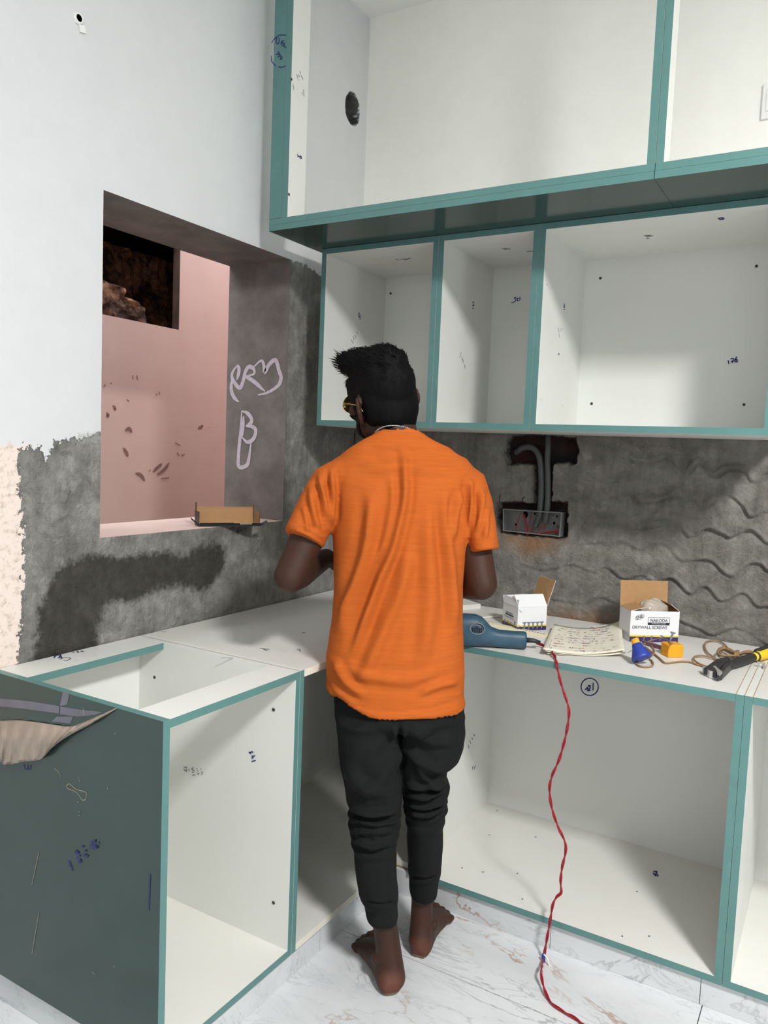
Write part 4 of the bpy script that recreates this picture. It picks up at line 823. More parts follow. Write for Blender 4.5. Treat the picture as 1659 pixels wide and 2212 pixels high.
C0, C1, C2, C3 = at(1172, 1417, 2, H), at(1348, 1419, 2, H), at(1340, 1361, 2, H), at(1196, 1361, 2, H)
sheet([C0+(.01, .01, 0), C1+(-.012, .004, 0), C2+(.006, .0, 0), C3+(.004, 0, 0)], 0, .3, 2); sheet([C0+(.004, .004, 0), C1+(.004, -.006, 0), C2, C3], .003, .7, 1); SG = sheet([C0, C1, C2, C3], .006, 1., 0)
def on_sheet(s, t):
    nx, ny, _ = SG.shape; x_, y_ = s*(nx-1), t*(ny-1); i, j = min(int(x_), nx-2), min(int(y_), ny-2); fx, fy = x_-i, y_-j
    return (SG[i, j]*(1-fx)+SG[i+1, j]*fx)*(1-fy)+(SG[i, j+1]*(1-fx)+SG[i+1, j+1]*fx)*fy
for mat, cnt, sd0, nm in (('paper_blue', 120, 1, 'handwriting'), ('paper_red', 36, 2, 'red_handwriting')):
    rr = random.Random(sd0); mb = MB()
    for _ in range(cnt):
        row = rr.randrange(10); s = rr.uniform(.06, .86); t = .08+row*.088; L_ = rr.uniform(.02, .07)
        if mat == 'paper_red' and rr.random() < .5: s = rr.choice((.12, .6, .75))+rr.uniform(-.03, .05)
        P = np.array([on_sheet(min(.97, s+L_*k/8), min(.96, max(.03, t+rr.uniform(-.024, .024)))) for k in range(9)]); ribbon_vf(mb, P, np.array((0, 0, 1.)), .0008, .0008)
    for q in [[(.06, .1), (.06, .35), (.10, .35)], [(.34, .48), (.42, .36), (.60, .40), (.62, .56)]] if mat == 'paper_blue' else []:
        ribbon_vf(mb, np.array([on_sheet(*a) for a in q]), np.array((0, 0, 1.)), .001, .001)
    o = mb.build(nm, M[mat], nb); o['kind'] = 'stuff'
# wooden strips and offcuts
def bar(name, a, b_, wd, h_, mat, label, cat, m2=None, group=None):
    a, b_ = np.asarray(a, float), np.asarray(b_, float); d = b_-a; s = np.cross((0, 0, 1), nrm(d))*wd
    o = MB().obox(a, d, s, (0, 0, h_), 0, {'front': 1} if m2 else None).build(name, [mat]+([m2] if m2 else []))
    bv = o.modifiers.new('b', 'BEVEL'); bv.width = .0008; return tag(o, label, cat, group)
bar('laminate_strip', at(1286, 1364, 2, H), at(1343, 1355, 2, H), .018, .012, M['wood'], 'short brown strip with white face between the papers and the wall', 'strip', M['white'])
bar('brown_strip', at(1386, 1392, 2, H), at(1428, 1404, 2, H), .006, .012, M['purple_brown'], 'dark brown strip standing behind the yellow block', 'strip')
bar('white_offcut', at(985, 1322, 2, H+.001), at(1038, 1318, 2, H+.001), .10, .022, M['white'], 'thick white board offcut lying against the back wall', 'offcut')
bar('white_offcut', at(1022, 1338, 2, H+.001), at(1086, 1333, 2, H+.001), .17, .006, M['white_dirty'], 'thin speckled white board offcut behind the blue tool', 'offcut')
# plumb bob (blue cone with yellow cap), yellow block, cord
pb = empty('plumb_bob', tuple(at(1385, 1425, 2, H)), 'blue plastic cone with yellow cap tied to tan cord', 'plumb bob')
bc_ = at(1388, 1428, 2, H+.012); bc_[2] = H+.020; tp = at(1376, 1402, 2, H+.038); tp = bc_+np.array((-.018, .012, .030)); d = nrm(tp-bc_); a = nrm(np.cross(d, (0, 1, 0))); c = np.cross(d, a)
bc_ = bc_+d*.002; zmin = .0275*math.sqrt(1-d[2]**2); bc_[2] = H+zmin+.001; tp = bc_+d*.042
V, F = loft([[bc_+d*h_+(a*math.cos(t)+c*math.sin(t))*r for t in np.linspace(0, 6.283, 28, endpoint=False)] for h_, r in [(-.001, .012), (0, .0255), (.003, .0272), (.008, .0262), (.020, .021), (.034, .0150), (.043, .0125)]]); mesh('cone', V, F, M['blue_plastic'], pb, True)
V, F = loft([[bc_+d*h_+(a*math.cos(t)+c*math.sin(t))*r for t in np.linspace(0, 6.283, 20, endpoint=False)] for h_, r in [(.042, .0095), (.044, .0108), (.056, .0108), (.0575, .009)]]); mesh('cap', V, F, M['yellow_plastic'], pb, True)
kb = empty('yellow_block', tuple(at(1455, 1420, 2, H)), 'orange yellow wooden block with cord hole, right of the blue cone', 'block')
k0_, k1_ = at(1443, 1421, 2, H), at(1476, 1421, 2, H); ku = nrm(k1_-k0_); kn = np.cross(ku, (0, 0, 1.)); kw = np.linalg.norm(k1_-k0_)
o = MB().obox(k0_, ku*kw, -kn*.044, (0, 0, .036)).build('block', M['yellow_plastic'], kb); bv = o.modifiers.new('b', 'BEVEL'); bv.width = .003; bv.segments = 2
hc = k0_+ku*kw*.45-kn*.022+np.array((0, 0, .0364)); mesh('cord_hole', *loft([[hc+np.array((r*math.cos(t), r*math.sin(t), z_)) for t in np.linspace(0, 6.283, 12, endpoint=False)] for r, z_ in ((.001, 0), (.004, .0003))]), M['dark'], kb)
zq = lambda pts, h_=.0035: [at(1320+x_*.20434, 1240+y_*.20434, 2, H+(h_ if np.isscalar(h_) else h_[i])) for i, (x_, y_) in enumerate(pts)]
cr = empty('string', tuple(at(1560, 1420, 2, H)), 'tan cord winding from the blue cone and yellow block to a tied hank', 'string')
rp = MB()
def rope(pts, h_=.0035, r=.0026, n_=7): rp.tube(smooth_path(zq(pts, h_), 7), r, n_)
rope([(285, 935), (275, 955), (330, 980), (410, 980), (445, 955), (430, 915), (405, 900)])
rope([(640, 750), (600, 700), (520, 680), (430, 700), (340, 740), (270, 760), (235, 770)], [.040, .038, .022, .010, .006, .012, .024], .0016)
rope([(300, 745), (400, 740), (450, 790), (455, 840), (410, 870), (380, 840)], .0045, .002)
rope([(360, 770), (420, 815), (500, 880), (570, 938), (650, 935), (740, 925), (830, 930), (930, 962), (1030, 985)])
rope([(1030, 985), (940, 950), (880, 910), (885, 872), (960, 862), (1050, 880), (1130, 905), (1150, 920)], .0065)
rope([(1150, 915), (1080, 875), (1020, 830), (990, 770), (1005, 722), (1060, 703), (1130, 708), (1190, 735), (1240, 790), (1290, 840), (1330, 855)], .006)
for k, (dx_, dy_, hh) in enumerate([(0, 0, .004), (12, 10, .010), (-6, 16, .016), (20, 24, .012), (5, 30, .005)]):
    rope([(1340, 845+dy_*.3), (1270, 800+dy_), (1200, 772+dy_), (1150, 785+dy_), (1136+dx_, 815+dy_*.8), (1160+dx_, 850+dy_*.2), (1240, 862), (1335, 862)], hh)
    rope([(1340, 850), (1400, 822+dy_*.5), (1460, 812+dy_), (1510+dx_, 835+dy_*.6), (1480+dx_, 868+dy_*.3), (1400, 880), (1335, 862)], hh)
for k in range(4): rope([(1322+k*9, 812), (1310+k*9, 850), (1318+k*9, 890)], [.018, .019, .004], .0028)
rp.build('cord', M['rope'], cr, True)
# hammer
hm = empty('hammer', tuple(at(1600, 1430, 2, H)), 'claw hammer with dark worn head and yellow and black grip', 'hammer')
zh = lambda x_, y_, h_: at(1490+x_*.10187, 1360+y_*.10187, 2, H+h_)
def slab(pts, z0, z1, mb, m=0, topm=None):
    lo_ = [np.array((p[0], p[1], H+z0)) for p in pts]; hi_ = [np.array((p[0], p[1], H+z1)) for p in pts]; k = len(pts); V = lo_+hi_
    F = [tuple(range(k))[::-1], tuple(range(k, 2*k))]+[(i, (i+1) % k, k+(i+1) % k, k+i) for i in range(k)]; mb.add(V, F, m)
hd = MB(); q = [zh(*p, .018) for p in [(290, 830), (570, 930), (700, 760), (860, 610), (770, 585), (560, 640)]]; slab(q, .004, .020, hd)
q2 = [zh(*p, .020) for p in [(600, 950), (700, 920), (900, 720), (880, 650), (720, 760)]]; slab(q2, .002, .024, hd); o = hd.build('head', M['steel_dark'], hm); bv = o.modifiers.new('b', 'BEVEL'); bv.width = .0015
te = MB(); q = [zh(*p, .012) for p in [(268, 838), (290, 828), (575, 928), (590, 965), (420, 940)]]; slab(q, .001, .0195, te); q = [zh(*p, .022) for p in [(490, 785), (550, 790), (610, 850), (690, 905), (640, 965), (590, 940), (570, 880)]]; slab(q, .0195, .0245, te); te.build('worn_edge', M['steel_bright'], hm)
hA, hB, hC, hD = zh(850, 750, .016), zh(1330, 590, .016), zh(1480, 545, .018), zh(2150, 330, .020)
V, F = capsule([hA, hA*.5+hB*.5, hB], [.010, .0125, .0115], 14); mesh('neck', V, F, M['black_rubber'], hm, True)
V, F = capsule([hB*.6+hC*.4, hC, hC*.5+hD*.5, hD], [.012, .0155, .016, .017], 16); mesh('grip', V, F, M['yellow_grip'], hm, True)
dh = nrm(hD-hC); sh_ = np.cross(dh, (0, 0, 1)); sh_ = sh_ if np.dot(sh_, FW) > 0 else -sh_
V, F = capsule([hC+sh_*.004+np.array((0, 0, .005)), hD+sh_*.006+np.array((0, 0, .006))], [.0135, .0145], 14); mesh('grip_top', V, F, M['black_rubber'], hm, True)
V, F = tube_vf([hB*.62+hC*.38, hB*.5+hC*.5], [.0135, .0150], 16); mesh('collar', V, F, M['black_rubber'], hm, True)
# small angle bracket
lb = empty('angle_bracket', tuple(at(1642, 1440, 2, H)), 'small grey steel angle bracket with a hole, right of the hammer', 'bracket')
p0 = zh(1420, 790, 0); pu = nrm(zh(1560, 815, 0)-p0); pn = np.cross(pu, (0, 0, 1.))
MB().obox(p0+np.array((0, 0, .0002)), pu*.019, -pn*.002, (0, 0, .015)).build('upright_leaf', M['steel_bright'], lb); MB().obox(p0+pu*.019+np.array((0, 0, .0002)), pn*.016, pu*.002, (0, 0, .013)).build('side_leaf', M['steel_bright'], lb)
hc = p0+pu*.0095+pn*.0004+np.array((0, 0, .0078)); mesh('hole', *loft([[hc+pn*z_+(pu*math.cos(t)+np.array((0, 0, 1))*math.sin(t))*r for t in np.linspace(0, 6.283, 12, endpoint=False)] for r, z_ in ((.0005, 0), (.0024, .0001))]), M['paper'], lb)
# open carton on the sill
S0, S1 = at(431, 1138, 2, OZ0), at(561, 1137, 2, OZ0); su = nrm(S1-S0); SL = np.linalg.norm(S1-S0); sn = np.cross(su, (0, 0, 1.)); sz = np.array((0, 0, 1.))
tc = empty('open_carton', tuple(S0), 'shallow black carton with brown inside lying open on the sill', 'box'); t = .0015
mats = [M['black_card'], M['brown_card']]
DP = .062
def cpan(nm, o, a, c, nn): MB().obox(o, a, c, np.asarray(nn)*t, 0, {'back': 1}).build(nm, mats, tc)
Z0 = np.array((0, 0, .001))
MB().obox(S0+Z0, su*SL, -sn*DP, sz*t, 0, {'front': 1}).build('bottom_panel', mats, tc)
cpan('back_panel', S0-sn*DP+Z0, su*SL, nrm(sz-.15*sn)*.052, -sn)
MB().obox(S0-sn*DP+Z0+sz*.052-sn*.008, su*SL, -sn*.028, sz*t, 1).build('top_flap', mats, tc)
cpan('side_panel', S0-sn*.004+Z0, -sn*(DP-.004), sz*.045, -su); cpan('side_panel', S0+su*SL-sn*.004+Z0, -sn*(DP-.004), sz*.045, su)
cpan('ear_flap', S0-sn*DP+Z0+su*.004, -sn*.012, sz*.070, -su); cpan('ear_flap', S0+su*(SL-.004)-sn*DP+Z0, -sn*.012, sz*.066, su)
MB().obox(S0+Z0-sn*.004, su*SL*.56, nrm(sz*.9+sn*.5)*.013, sn*t, 0).build('front_flap', mats, tc); MB().obox(S0+Z0-sn*.004+su*SL*.56, su*SL*.44, nrm(sz*.9+sn*.5)*.011, sn*t, 0).build('front_flap', mats, tc)
for s_, o in ((-1, S0), (1, S0+su*SL)): MB().obox(o+Z0, su*s_*.026+sz*.022*(1 if s_ < 0 else .6), nrm(sz*.4-sn*.9)*.012, -np.cross(su*s_, nrm(sz*.4-sn*.9))*t, 0).build('corner_flap', mats, tc)
lt = MB()
P0 = S0+su*SL*.66+sz*.0075+sn*.0055
for k in range(11): lt.add([P0+su*(k*.0035)+x*su+y*sz for x, y in [(0, 0), (.0024, 0), (.0024, .0022+.001*(k % 3 == 0)), (0, .0022)]], [(0, 1, 2, 3)])
lt.build('printed_mark', M['white_card'], tc)
#PERSON#
# ================================================================== THE MAN
HR_ = nrm([RT[0], RT[1], 0]); HF = nrm([FW[0], FW[1], 0]); HU = np.array((0, 0, 1.))
def pring(pl, pr_, py, dep, thick, n=40, p=2.3, dz=0., sh=0.):
    """horizontal ring whose silhouette runs from column pl to pr_ on row py at distance dep; thick = half depth"""
    a, b_ = ad(pl, py, dep), ad(pr_, py, dep); c = (a+b_)/2; hw = np.linalg.norm(b_-a)/2; ex = nrm(b_-a); ex = nrm([ex[0], ex[1], ex[2]]); ey = nrm(np.cross(HU, ex)); o = []
    for t in np.linspace(0, 2*np.pi, n, endpoint=False):
        ct, st_ = math.cos(t), math.sin(t)
        o.append(c+ex*hw*np.sign(ct)*abs(ct)**(2/p)+ey*(thick*np.sign(st_)*abs(st_)**(2/p)+sh)+HU*dz)
    return o
def px_r(pw, dep): return pw*dep/FPX
man = empty('person', tuple(np.array((.79, -.90, 0))), 'barefoot man seen from behind in orange t-shirt and charcoal joggers', 'person')
# ---- head frame
yaw, pit, rol = math.radians(31), math.radians(-1), math.radians(14)
f_ = HF*math.cos(yaw)-HR_*math.sin(yaw); r_h = HR_*math.cos(yaw)+HF*math.sin(yaw)
f2 = f_*math.cos(pit)-HU*math.sin(pit); u2 = HU*math.cos(pit)+f_*math.sin(pit)
hx = r_h*math.cos(rol)+u2*math.sin(rol); hz = u2*math.cos(rol)-r_h*math.sin(rol); hy = f2
HO = ad(829, 872, 2.0)
hp = lambda x, y, z: HO+hx*x+hy*y+hz*z
hv = lambda x, y, z: hx*x+hy*y+hz*z
def hell(mb, c, r, tilt=0.):
    ex, ey, ez = hv(1, 0, 0), hv(0, math.cos(tilt), math.sin(tilt)), hv(0, -math.sin(tilt), math.cos(tilt)); mb.add(*ell(hp(*c), ex*r[0], ey*r[1], ez*r[2], 24, 14))
bd = MB()
hell(bd, (0, -.012, .035), (.073, .092, .085)); hell(bd, (0, .030, -.030), (.060, .062, .072)); hell(bd, (0, .050, -.072), (.040, .036, .034)); hell(bd, (0, .078, -.088), (.022, .020, .018))
hell(bd, (0, .082, .028), (.052, .018, .014)); hell(bd, (0, .098, -.012), (.0125, .020, .022), -.5); hell(bd, (0, .108, -.020), (.015, .013, .010)); hell(bd, (-.0105, .104, -.022), (.008, .008, .007)); hell(bd, (.0105, .104, -.022), (.008, .008, .007))
hell(bd, (0, .098, -.048), (.024, .009, .0065)); hell(bd, (0, .097, -.058), (.022, .009, .007))
for s in (-1, 1):
    hell(bd, (s*.040, .070, -.010), (.024, .024, .022)); hell(bd, (s*.052, .012, -.052), (.020, .040, .028)); hell(bd, (s*.031, .086, .012), (.015, .010, .009))
    # ear: shell plate, rim, lobe
    mb_c = hp(s*.080, -.012, -.006); ex = hv(s*.5, -.85, .0)*.020; ez = hv(s*.10, -.1, 1)*.033; ey = nrm(np.cross(ez, ex))*.0065; bd.add(*ell(mb_c, ex, ey, ez, 18, 10))
    rimP = [mb_c+ex*.95*math.cos(t)*(.9 if math.sin(t) < 0 else 1)+ez*1.0*math.sin(t) for t in np.linspace(-2.4, 2.9, 16)]; bd.add(*capsule(rimP, .0048, 10)); bd.add(*ell(mb_c-ez*.95+ex*-.35, ex*.45, ey*1.2, ez*.28, 12, 8))
# neck, trunk
nk = [hp(0, -.030, -.02), hp(0, -.036, -.065), ad(852, 930, 1.985), ad(862, 968, 1.975), ad(865, 1000, 1.97)]
bd.add(*capsule(nk, [.054, .054, .055, .062, .075], 22, [.056, .056, .057, .062, .075]))
DT = 1.97
tr = [(742, 990, 1000, .085), (720, 1012, 1040, .098), (735, 1002, 1100, .108), (742, 992, 1180, .104), (740, 985, 1280, .098), (735, 982, 1380, .10), (735, 985, 1470, .100), (752, 972, 1520, .080)]
bd.add(*loft([pring(l_, r_, y_, DT, t_) for l_, r_, y_, t_ in tr]))
# arms
shL, elL, wrL = ad(711, 1056, 1.960), ad(626, 1246, 1.915), ad(705, 1206, 2.135)
shR, elR, wrR = ad(1002, 1068, 1.985), ad(1040, 1262, 1.955), ad(935, 1250, 2.17)
def arm(s, e, w_):
    d1 = nrm(e-s); d2 = nrm(w_-e)
    bd.add(*capsule([s, s*.7+e*.3, s*.4+e*.6, e], [.042, .043, .043, .040], 18)); bd.add(*capsule([e, e*.75+w_*.25, e*.35+w_*.65, w_], [.040, .0425, .034, .027], 18, [.038, .040, .030, .024]))
arm(shL, elL, wrL); arm(shR, elR, wrR)
nails = []
def hand(W, d, n, s, curl=.55):
    """W wrist, d along the fingers, n out of the palm, s: side on which the thumb sits"""
    d = nrm(d); n = nrm(n-d*np.dot(n, d)); w_ = np.cross(d, n)*s
    secs = [(0, .026, .020), (.02, .032, .018), (.05, .040, .0165), (.08, .042, .0145), (.092, .040, .012)]
    rings = []
    for t, a, b_ in secs: rings.append([W+d*t+w_*a*math.cos(q)+n*b_*math.sin(q) for q in np.linspace(0, 6.283, 20, endpoint=False)])
    bd.add(*loft(rings))
    for k, (off, L_, r) in enumerate([(.030, .074, .0088), (.0105, .083, .0092), (-.0095, .077, .0088), (-.029, .060, .0078)]):
        P = [W+d*.080+w_*off*.95]; a = .18+.05*k
        base = W+d*.092+w_*off*1.05; P.append(base); cur = base
        for seg, fr in enumerate((.45, .30, .25)):
            a += curl*(1.0 if seg else .7); dd = d*math.cos(a)+n*math.sin(a)+w_*off*1.2; cur = cur+nrm(dd)*L_*fr; P.append(cur)
        bd.add(*capsule(P, [r*1.1, r*1.08, r, r*.93, r*.82], 12)); nails.append((P[-1], nrm(P[-1]-P[-2]), nrm(-n*math.cos(a)+d*math.sin(a)), r))
    T = [W+d*.018+w_*.022, W+d*.045+w_*.048+n*.012, W+d*.070+w_*.056+n*.026, W+d*.092+w_*.052+n*.038]; bd.add(*capsule(T, [.015, .0125, .0108, .0090], 12))
    nails.append((T[-1], nrm(T[-1]-T[-2]), nrm(w_*.8-n*.5), .0095))
hand(wrL, HR_*.75+HF*.35-HU*.10, nrm(HF*-.25-HU*.9+HR_*.1), 1, .40)
hand(wrR, -HR_*.80+HF*.35-HU*.05, nrm(-HU*.9-HF*.3), -1, .45)
# legs and feet
def leg(pts, thick=1.06):
    P = [ad(x_, y_, d_) for x_, y_, d_, r_ in pts]; R_ = [px_r(r_, d_) for x_, y_, d_, r_ in pts]; bd.add(*capsule(P, R_, 20, [q*thick for q in R_]))
leg([(792, 1530, 1.96, 56), (800, 1640, 1.965, 50), (808, 1760, 1.975, 40), (815, 1850, 1.975, 42), (824, 1950, 1.985, 31), (832, 2000, 1.985, 26), (843, 2075, 1.975, 27), (848, 2112, 1.965, 28)])
leg([(928, 1530, 1.99, 56), (922, 1630, 2.01, 44), (920, 1730, 2.045, 36), (916, 1810, 2.075, 38), (912, 1890, 2.105, 28), (912, 1945, 2.12, 23), (910, 1995, 2.115, 24), (908, 2030, 2.105, 26)])
def foot(hx_, hy_, tx, ty, side):
    """heel and toe end on the floor; side = +1 when the big toe is on the right of the walking direction"""
    Hh_ = at(hx_, hy_, 2, 0); Tt = at(tx, ty, 2, 0); d = nrm(Tt-Hh_); L_ = .245; w_ = np.cross(d, HU)*side; rings = []
    for s_, a, hgt, o in [(-.002, .018, .030, 0), (.006, .026, .046, 0), (.022, .031, .066, 0), (.05, .032, .086, .001), (.085, .033, .080, .003), (.12, .037, .064, .003), (.155, .043, .048, .002), (.185, .046, .034, .001), (.203, .044, .025, .001), (.212, .036, .018, .001)]:
        c = Hh_+d*s_+w_*o; R_ = []
        for q in np.linspace(0, 6.283, 28, endpoint=False):
            ct, st_ = math.cos(q), math.sin(q); zz_ = hgt*(.42+.58*st_) if st_ > 0 else hgt*.42*(1+np.sign(st_)*abs(st_)**.6)
            R_.append(c+w_*a*ct*(1 if st_ > -.2 else 1.0)*(abs(ct)**-.15 if abs(ct) > .05 else 1)*(1-.28*max(0, st_))+HU*max(zz_, .001))
        rings.append(R_)
    bd.add(*loft(rings))
    for off, s_, r, l_ in [(.0345, .226, .0150, .024), (.0115, .226, .0112, .021), (-.0075, .218, .0106, .020), (-.0250, .207, .0102, .018), (-.0405, .193, .0098, .016)]:
        c = Hh_+d*(s_-l_*.8)+w_*off+HU*(r*.95); e = Hh_+d*(s_+l_*.35)+w_*off*1.03+HU*(r*.92); bd.add(*capsule([c, (c+e)/2+HU*.002, e], [r*.95, r, r*.98], 12))
    for sd_s, zq_ in ((1, .072), (-1, .066)): bd.add(*ell(Hh_+d*.058+w_*sd_s*.028+HU*zq_, d*.017, w_*.011, HU*.016, 12, 8))
    return Hh_, d
fL = foot(846, 2152, 790, 2030, 1); fR = foot(903, 2070, 952, 1966, -1)
body = remesh('body', bd, .0045, M['skin'], man, 5)
v, nn = get_vn(body.data)
he = np.zeros(len(v)); so = np.zeros(len(v))
for Hh_, d in (fL, fR):
    q = v-Hh_; he = np.maximum(he, np.clip(1.15-np.linalg.norm((q-np.array((0, 0, .028))-d*.006)/np.array((.040, .040, .032)), axis=1), 0, .8)); so = np.maximum(so, (np.linalg.norm(q[:, :2], axis=1) < .3)*np.clip((.010-v[:, 2])/.007, 0, 1))
for k, arr in (('heel', he), ('sole', so)): a = body.data.attributes.new(k, 'FLOAT', 'POINT'); a.data.foreach_set('value', arr.astype(np.float32))
v[:, 2] = np.maximum(v[:, 2], .0006); set_v(body.data, v)
for P, d, n_, r in nails:
    e = np.cross(d, n_); V, F = ell(P+n_*r*.78+d*r*.1, d*r*.75, e*r*.62, n_*r*.18, 10, 6); mesh('nail', V, F, M['nail'], body, True)
# ---- face details
for s in (-1, 1):
    e = MB(); hell(e, (s*.031, .089, .012), (.0115, .0095, .0085)); e.build('eye', M['eye'], man, True)
    e = MB(); hell(e, (s*.031, .0975, .011), (.0050, .0022, .0050)); e.build('iris', M['iris'], man, True)
gl = MB(); gm = MB()
for s in (-1, 1):
    P = [hp(s*.034+.027*math.cos(t)*(1+.08*math.cos(2*t)), .112-.016*abs(math.cos(t)*.5+s*.5*0)*0-.25*(s*.034+.027*math.cos(t))**2*20*.5, .006+.023*math.sin(t)) for t in np.linspace(0, 6.283, 24, endpoint=False)]
    c = np.mean(P, 0)
    gm.add([tuple(p) for p in P]+[tuple(c+hy*.003)], [(i, (i+1) % 24, 24) for i in range(24)]); gl.tube(P, .0014, 6, closed=True)
    gl.tube(smooth_path([hp(s*.063, .096, .014), hp(s*.073, .072, .014), hp(s*.080, .02, .013), hp(s*.080, -.012, .008), hp(s*.078, -.026, -.006)], 5), .0017, 6)
gl.tube(smooth_path([hp(-.008, .113, .012), hp(0, .116, .015), hp(.008, .113, .012)], 4), .0014, 6)
gp = empty('tmp', (0, 0, 0)); bpy.data.objects.remove(gp)
gf = gl.build('eyeglasses', M['lens'], man, True); gf['label'] = 'gold mirrored glasses'
gmx = gm.build('lenses', M['lens'], gf, True); gmx.name = 'lens'; sd = gmx.modifiers.new('s', 'SOLIDIFY'); sd.thickness = .0015
# ---- necklace
nc_c = ad(862, 957, 1.972); NE = nrm(HR_*1.0-HU*.12); NB = nrm(HF-HU*.62); nk_ = MB()
LP = [nc_c+NE*.063*math.cos(t)+NB*.066*math.sin(t)+HU*.006 for t in np.linspace(0, 2*np.pi, 74, endpoint=False)]
for i, p in enumerate(LP):
    d = nrm(LP[(i+1) % len(LP)]-p); e = nrm(np.cross(d, HU+(.7 if i % 2 else -.7)*NE)); ff = np.cross(d, e); nk_.add(*ell(p, d*.0036, e*.0028, ff*.0014, 8, 5))
nk_.build('necklace', M['silver'], man, False)
# ---- t-shirt
sh = MB(); TH = .122
R = lambda l_, r_, y_, t_, **k: pring(l_, r_, y_, DT, t_, n=56, p=2.35, **k)
rings = [R(738, 978, 1455, .098), R(722, 992, 1492, .110), R(716, 996, 1514, .116), R(711, 1001, 1523, .122), R(706, 1005, 1518, .1275), R(705, 1005, 1508, .1265), R(707, 1002, 1498, .1215), R(705, 1003, 1450, .122), R(709, 1000, 1400, .121), R(716, 999, 1340, .118), R(721, 1001, 1260, .117), R(721, 1006, 1190, .118), R(718, 1012, 1130, .119), R(713, 1020, 1080, .118), R(708, 1026, 1040, .112), R(710, 1024, 1010, .102), R(722, 1006, 990, .088), R(748, 978, 972, .078), R(780, 945, 957, .072), R(800, 925, 948, .070), R(806, 920, 941, .0685), R(811, 915, 943, .064), R(815, 911, 955, .060)]
# the hem dips at the back and rises at the sides; the collar is higher at the back
out = []
for i, r in enumerate(rings):
    r = np.array(r); c = r.mean(0); q = (r-c)@HF
    if i < 8: r = r+HU*np.outer(np.clip(((r-c)@-HR_)/.14, 0, 1)**2*.040+.002*np.sin(((r-c)@HR_)*30), 1)
    if i >= 17: r = r-HU*np.outer((np.clip(q, -.06, .09)+.02)*.42, 1)
    out.append(r)
sh.add(*loft(out))
def sleeve(pts, ref):
    P = []; R1 = []; R2 = []
    for x_, y_, d_, a, b_ in pts: P.append(ad(x_, y_, d_)); R1.append(px_r(a, d_)); R2.append(b_)
    V, F = tube_vf(P, R1, 36, False, R2, ref); sh.add(V, F)
# left sleeve (outer edge 705,990 -> 616,1147; hem 616,1147 -> 697,1182)
axL = nrm(np.cross(nrm(ad(657, 1165, 1.92)-ad(722, 1032, 1.965)), FW))
sleeve([(762, 1034, 1.97, 32, .06), (738, 1034, 1.967, 44, .074), (719, 1046, 1.963, 49, .075), (697, 1082, 1.955, 48, .070), (676, 1122, 1.94, 46, .066), (663, 1148, 1.93, 45.5, .065), (659, 1157, 1.928, 47.0, .067), (656, 1163, 1.926, 46.5, .067), (655, 1165, 1.926, 43, .062), (659, 1155, 1.929, 39, .056), (668, 1135, 1.935, 36, .05)], axL)
axR = nrm(np.cross(nrm(ad(1044, 1189, 1.96)-ad(1005, 1050, 1.985)), FW))
sleeve([(966, 1034, 1.985, 32, .06), (990, 1034, 1.985, 41, .075), (1009, 1050, 1.984, 43, .077), (1024, 1085, 1.98, 38, .074), (1036, 1130, 1.972, 35, .070), (1042, 1165, 1.965, 33.5, .068), (1044, 1180, 1.963, 34, .069), (1045, 1188, 1.962, 33.5, .069), (1045, 1191, 1.962, 31, .065), (1044, 1180, 1.963, 28, .06), (1040, 1160, 1.966, 26, .055)], axR)
shirt = remesh('t_shirt', sh, .0052, M['orange'], man, 3)
def folds(me, table, cut=.0):
    v, nn = get_vn(me); p = proj(v); facing = np.clip(-(nn@FW)*2.0+.25, 0, 1); d = np.zeros(len(v))
    for poly, wd, amp in table:
        P = smooth_path([(x_, y_, 0) for x_, y_ in poly], 6)[:, :2]; dd, sd_, tt = seg_dist(p, P); end = np.clip(np.minimum(tt, 1-tt)*5, 0, 1)
        s = dd*sd_/wd; d += amp*end*(np.exp(-s**2)-.55*np.exp(-(s-1.7)**2)-.35*np.exp(-(s+1.8)**2))
    return v, nn, p, facing, d*2.3
tab = [([(868, 962), (874, 1010), (874, 1070), (866, 1120), (848, 1190), (822, 1250), (800, 1310), (778, 1370), (760, 1420)], 9, .0085),
       ([(802, 1060), (800, 1120), (790, 1190), (768, 1260), (748, 1310), (732, 1370)], 12, .007), ([(846, 1020), (852, 1080), (838, 1160), (815, 1220)], 10, .004),
       ([(962, 1060), (962, 1130), (970, 1200), (978, 1290), (984, 1380)], 11, .006), ([(930, 1090), (925, 1180), (930, 1280), (920, 1380), (905, 1450)], 16, .0045), ([(890, 1180), (868, 1270), (835, 1350), (800, 1430), (770, 1490)], 14, .005),
       ([(1015, 1030), (1018, 1080), (1012, 1140)], 7, .006), ([(716, 1005), (719, 1070), (718, 1140)], 6, .006), ([(690, 1020), (702, 1080), (712, 1130)], 7, .006), ([(672, 1050), (676, 1100), (690, 1150)], 7, .005), ([(655, 1090), (662, 1120), (668, 1150)], 6, .003),
       ([(1040, 1050), (1040, 1100), (1032, 1150)], 7, .005), ([(1054, 1090), (1050, 1140), (1046, 1170)], 6, .004), ([(1000, 1060), (985, 1110), (978, 1170)], 9, .005),
       ([(740, 1440), (800, 1462), (880, 1470), (960, 1452)], 12, .003), ([(722, 1420), (745, 1470), (790, 1505)], 9, .004), ([(900, 1500), (950, 1480), (995, 1470)], 9, .004), ([(760, 985), (820, 1010), (868, 1000), (930, 1012), (990, 1008)], 14, .0025),
       ([(640, 1130), (680, 1148), (705, 1166)], 4, .002)]
v, nn, p, fc, d = folds(shirt.data, tab)
d = d*fc+.0022*vnoise(v*np.array((1, 1, .45)), 26, 31)+.0012*vnoise(v*np.array((1, 1, .6)), 55, 32)
